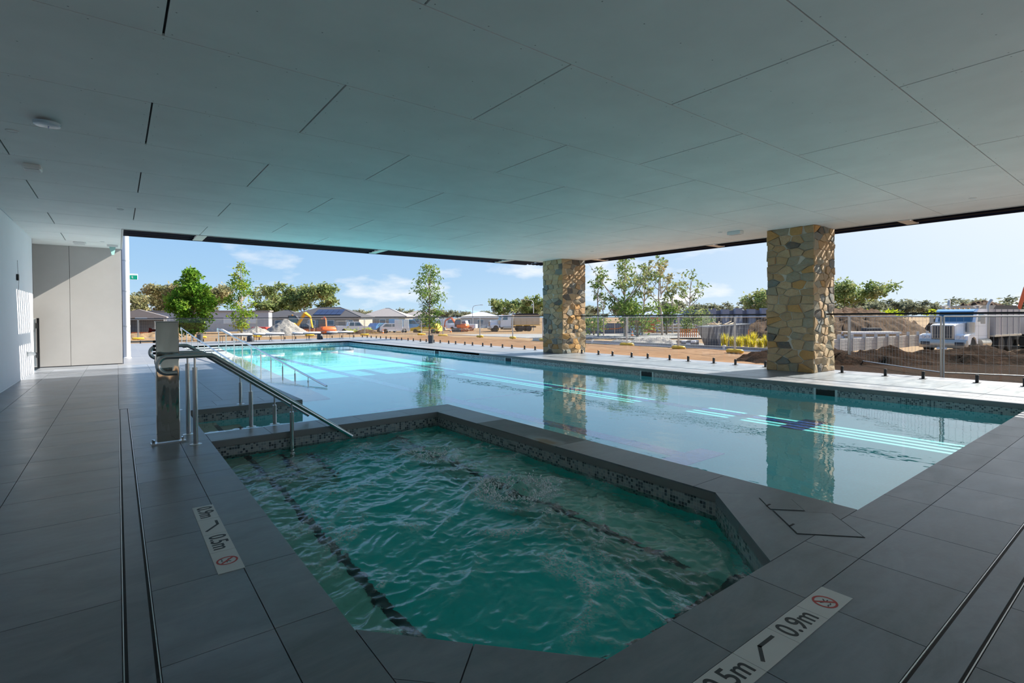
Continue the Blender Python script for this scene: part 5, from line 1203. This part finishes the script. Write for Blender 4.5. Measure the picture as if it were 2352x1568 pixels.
def leaves(m, c, rad, n, size, rng, asp=0.45, droop=0.0, shell=0.6):
    cx, cy, cz = c
    for _ in range(n):
        v = Vector((rng.gauss(0, 1), rng.gauss(0, 1), rng.gauss(0, 1))).normalized() * (shell + (1 - shell) * rng.random()) * (rng.random() ** 0.25)
        p = Vector((cx + v.x * rad[0], cy + v.y * rad[1], cz + v.z * rad[2]))
        d = Vector((rng.gauss(0, 1), rng.gauss(0, 1), rng.gauss(0, .7) - droop)).normalized(); s = size * rng.uniform(.7, 1.35)
        a = d.cross(Vector((rng.gauss(0, 1), rng.gauss(0, 1), rng.gauss(0, 1)))).normalized() * s * asp
        o = len(m.v); q = p + d * s * .5; e = p + d * s
        m.v += [tuple(p), tuple(q + a * .5), tuple(e), tuple(q - a * .5)]; m.f.append((o, o + 1, o + 2, o + 3))
def make_tree(name, label, cat, loc, clumps, trunk, branches, leafmat, size, per, seed, bark='bark', asp=0.45, droop=0.0, group=None, shell=0.6):
    rng = random.Random(seed); t = thing(name, label, cat, loc, rng.uniform(0, 6) if group else 0, group)
    tm = MB(); tm.tube(trunk[0], trunk[1], 8); tm.build('trunk', bark, t, smooth=60)
    if branches:
        bm_ = MB()
        for pts, r in branches: bm_.tube(pts, r, 5)
        bm_.build('branches', bark, t, smooth=60)
    m = MB()
    for c, rad in clumps: leaves(m, c, rad, max(6, int(per * (rad[0] * rad[1] * rad[2]) ** (2 / 3))), size, rng, asp, droop, shell)
    m.build('foliage', leafmat, t); return t
# -- leafy round tree (left) : pointed egg crown
def pyramid_clumps(h0, h1, prof, rng, n):
    out = []
    for _ in range(n):
        u = rng.random(); z = h0 + (h1 - h0) * u; R = prof(u); a = rng.uniform(0, 2 * PI); r = R * math.sqrt(rng.random()) * 0.85
        s = 0.22 + 0.30 * R * rng.uniform(.5, 1.0); out.append(((r * math.cos(a), r * math.sin(a), z), (s, s, s * .8)))
    return out
def upright(rng, h0, h1, prof, n):
    out = []
    for _ in range(n):
        u = rng.uniform(.05, .9); a = rng.uniform(0, 2 * PI); R = prof(u) * .75; z = h0 + (h1 - h0) * u
        out.append(([(0, 0, z - .35), (R * .5 * math.cos(a), R * .5 * math.sin(a), z - .1), (R * math.cos(a), R * math.sin(a), z + .15)], [.03, .02, .008]))
    return out
rng = random.Random(2)
pf = lambda u: 0.75 + 0.75 * math.sin(min(1, u * 1.6) * PI * .62) if u < .45 else 1.48 * (1 - (u - .45) / .55) ** 0.8 + .08
make_tree('garden_tree', 'leafy rounded green tree behind the pedestal and ramp rails', 'tree', G(3.95, 40.3), pyramid_clumps(0.55, 4.75, pf, rng, 120), ([(0, 0, 0), (0.05, 0, 1.5), (0, .05, 4.3)], [.07, .05, .015]), upright(rng, .6, 4.4, pf, 26), 'leaf_green', 0.21, 330, 5, asp=0.55)
pf = lambda u: 0.55 + 0.55 * u / .35 if u < .35 else (1.05 * (1 - (u - .35) / .65) ** 0.7 + .10)
make_tree('garden_tree', 'slender yellow-green tree behind the two left loungers', 'tree', G(6.75, 39.4), pyramid_clumps(0.75, 5.3, pf, rng, 62), ([(0, 0, 0), (0.05, 0, 1.5), (0, .05, 5.0)], [.06, .045, .012]), upright(rng, .6, 4.9, pf, 30), 'leaf_yellowgreen', 0.17, 260, 6, bark='bark_pale', asp=0.5)
pf = lambda u: (0.85 if u < .45 else 1.05 * (1 - (u - .45) / .55) ** 0.55 + .12)
make_tree('garden_tree', 'loose drooping tree outside the fence left of the farther column', 'tree', G(14.9, 27.7), pyramid_clumps(0.9, 4.65, pf, rng, 52), ([(0, 0, 0), (0.03, 0, 1.5), (0.1, .05, 4.3)], [.05, .04, .012]), upright(rng, .9, 4.4, pf, 30), 'leaf_olive', 0.20, 230, 7, asp=0.32, droop=0.9)

# -- tall sparse gums in the gap between the columns
def gum(label, c, h, spread, nb, seed, mat='leaf_gum', size=0.42, per=60, fork=0.45, lean=0.0, bark='bark_pale', group=None, name='gum_tree', crown=1.0, loc=None, shell=.5):
    rng = random.Random(seed); tr = [(0, 0, 0), (lean * .4, 0, h * fork * .6), (lean, .1, h * fork), (lean * 1.1, -.1, h * .9)]; r0 = h * .016
    br, cl = [], []
    for k in range(nb):
        a = 2 * PI * k / nb + rng.uniform(-.5, .5); z0 = h * rng.uniform(fork * .75, .78); R = spread * rng.uniform(.45, 1.0); z1 = min(h * .97, z0 + R * rng.uniform(.5, 1.1) + h * .08)
        p0 = Vector((lean * z0 / h, 0, z0)); p2 = Vector((lean + R * math.cos(a), R * math.sin(a), z1)); pm = (p0 + p2) / 2 + Vector((0, 0, -.04 * h))
        br.append(([p0, pm, p2], [r0 * .5, r0 * .32, r0 * .1]))
        for q in range(3):
            s = spread * rng.uniform(.18, .34) * crown; f = rng.uniform(.62, 1.08); pc = p0 + (p2 - p0) * f
            cl.append(((pc.x + rng.gauss(0, .08) * spread, pc.y + rng.gauss(0, .08) * spread, pc.z + rng.uniform(-.10, .08) * h), (s, s, s * .72)))
    cl.append(((lean, 0, h * .95), (spread * .3 * crown, spread * .3 * crown, spread * .22 * crown)))
    return make_tree(name, label, 'tree', loc or G(*c), cl, (tr, [r0, r0 * .8, r0 * .55, r0 * .2]), br, mat, size, per, seed, bark, 0.5, 0.25, group, shell)
gum('tallest spreading gum tree in the gap between the columns', (47.2, 40.0), 9.5, 4.4, 12, 101, fork=.40, per=40, crown=.8)
gum('slim young gum just right of the farther column', (44.4, 41.6), 7.3, 1.1, 8, 102, fork=.6, per=150, size=.32, mat='leaf_olive')
gum('short spindly gum beside the slim young one', (46.4, 42.6), 5.4, 1.3, 6, 103, fork=.6, per=60, size=.35)
gum('twin-stemmed gum right of the tallest gum', (51.6, 41.0), 9.2, 2.4, 9, 104, fork=.5, per=34, lean=.6)
gum('orange-tinged gum leaning right of the tallest gum', (52.4, 38.6), 9.0, 2.3, 9, 105, fork=.5, per=46, lean=-.6, mat='leaf_gum_grey')
gum('narrow pointed gum left of the skip bin', (59.5, 42.2), 7.2, 1.5, 8, 106, fork=.5, per=80)
gum('open-crowned gum behind the skip bin', (61.8, 41.0), 8.0, 2.1, 9, 107, fork=.5, per=46)
def bush(label, c, h, r, mat, seed, size=.35, per=90, name='bush'):
    rng = random.Random(seed); cl = [((rng.gauss(0, .42) * r, rng.gauss(0, .42) * r, h * rng.uniform(.25, .8)), (r * .38, r * .38, h * .24)) for _ in range(14)]
    st = [([(0, 0, 0), (rng.gauss(0, .3) * r, rng.gauss(0, .3) * r, h * .7)], [.06, .02]) for _ in range(4)]
    make_tree(name, label, 'bush', G(*c), cl, ([(0, 0, 0), (0, 0, h * .6)], [.08, .03]), st, mat, size, per, seed)
bush('bright green bushy regrowth under the tallest gum', (47.2, 38.2), 5.4, 3.0, 'leaf_olive', 201, .4, 70); bush('dark bush under the open-crowned gum', (57.0, 36.5), 3.8, 2.4, 'leaf_gum', 202, .35, 80)
bush('low yellow-green bush right of the farther column', (47.0, 44.8), 3.1, 2.5, 'leaf_olive', 203, .35, 60); bush('green bush under the orange-tinged gum', (54.6, 39.6), 4.3, 1.7, 'leaf_olive', 204, .4, 60)
bush('bright yellow shrub line behind the earth mound', (106.0, 32.6), 3.2, 5.5, 'leaf_bright', 205, .6, 40); bush('small yellow shrub behind the rightmost lounger', (22.0, 60.0), 1.3, 0.9, 'leaf_bright', 206, .22, 110)
bush('yellow shrub right of the orange excavator', (26.5, 66.0), 1.2, 1.0, 'leaf_bright', 207, .22, 90)
bush('grey-green bush below the distant gum at right', (116, 41.0), 4.2, 4.0, 'leaf_olive', 208, .7, 34)
# -- larger distant gums, one by one
for i, (label, x, y, ztop, sp) in enumerate((('orange-brown gum at far left beside the round white post', 4.0, 186, 7.2, 4.5), ('grey gum left of the leafy round tree', 8.9, 205, 8.8, 7.0), ('tall grey gum just behind the leafy round tree', 11.4, 168, 9.6, 7.0),
        ('broad gum between the leafy round and slender trees', 24.0, 184, 10.0, 7.5), ('rounded gum right of the slender tree', 39.9, 183, 9.9, 6.5), ('broadest gum behind the solar-roofed house', 43.2, 156, 10.0, 8.5), ('small gum right of the broadest gum', 55, 172, 8.0, 4.0),
        ('gum above the distant tipper truck', 83.2, 100, 5.6, 3.8), ('rounded gum behind the white-roofed house', 88.0, 119.0, 5.6, 5.0), ('large rounded gum right of the nearer column', 123.5, 44.5, 7.0, 7.5), ('gum at the left edge of the nearer column', 118, 58.0, 6.6, 5.0),
        ('dark bushy gum behind the solar-roofed house, low', 40.0, 168, 6.3, 6.0))):
    gum(label, (x, y), ztop + 1.1, sp, 10, 300 + i, mat='leaf_gum_grey' if i in (0, 1, 2, 3) else 'leaf_gum', size=.85 if y > 90 else .7, per=26, fork=.32, crown=1.25, bark='bark', shell=.35)
# -- treeline: repeats of three kinds
protos = []
for k in range(3):
    protos.append(gum('small distant gum in the treeline', (0, 0), 8.5 + k, 5.0 + k, 7, 500 + k, mat='leaf_far', size=1.25, per=11, fork=.18, crown=1.5, bark='bark', group='distant treeline', name='treeline_gum', loc=(200, 200, -1), shell=.3))
for p in protos: KID[p.name] = kids(p)
rng = random.Random(9); placed = []
for k in range(2600):
    b = math.radians(rng.uniform(3, 83)); R_ = rng.uniform(225, 470)
    if math.degrees(b) < 24 and rng.random() < .6: continue
    x, y = math.sin(b) * R_, math.cos(b) * R_; s = rng.uniform(.42, 1.0) * (0.75 if math.degrees(b) < 36 else 1.0) * (0.75 + 0.25 * R_ / 300); rad = 6.2 * s
    if len(placed) >= 130 or any(math.hypot(x - u, y - v) < rad + q for u, v, q in placed): continue
    pr = protos[len(placed) % 3]
    if len(placed) < 3: pr.location = (x, y, -1.2); pr.scale = (s * 1.3, s * 1.3, s)
    else: dup(pr, (x, y, -1.2), rng.uniform(0, 6), scale=(s * 1.3, s * 1.3, s))
    placed.append((x, y, rad))
# -- golden grasses in tubes behind the retaining edge
def grass_clump(m, c, n, h, sp, rng):
    for _ in range(n):
        a = rng.uniform(0, 2 * PI); b = Vector((c[0] + rng.gauss(0, .05), c[1] + rng.gauss(0, .05), c[2])); tip = b + Vector((math.cos(a) * sp * rng.random(), math.sin(a) * sp * rng.random(), h * rng.uniform(.6, 1.1)))
        w = Vector((-math.sin(a), math.cos(a), 0)) * .012; mid = (b + tip) / 2 + Vector((0, 0, h * .15)); o = len(m.v)
        m.v += [tuple(b - w), tuple(b + w), tuple(mid + w), tuple(mid - w), tuple(tip)]; m.f += [(o, o + 1, o + 2, o + 3), (o + 3, o + 2, o + 4)]
plain('tube_guard', (0.55, 0.48, 0.46), 0.6)
rng = random.Random(17); gp = None
for i in range(7):
    for j in range(3):
        x = 21.0 + j * 0.62 + rng.uniform(-.03, .03); y = 8.6 + i * 0.60 + rng.uniform(-.03, .03)
        if gp is None:
            gp = thing('grass_plant', 'golden-tipped grass plant in a tube guard behind the low grey edging', 'grass plant', G(x, y), 0, 'potted golden grasses')
            m = MB(); grass_clump(m, (0, 0, 0.12), 90, 0.55, 0.28, rng); m.build('blades', 'grass_gold', gp)
            MB().lathe([(0.07, 0), (0.075, 0.2), (0.06, 0.2), (0.06, 0.02)], n=10).build('tube_guard', 'tube_guard', gp)
            KID[gp.name] = kids(gp)
        else: dup(gp, G(x, y), rng.uniform(0, 6), scale=(1, 1, rng.uniform(.75, 1.15)))
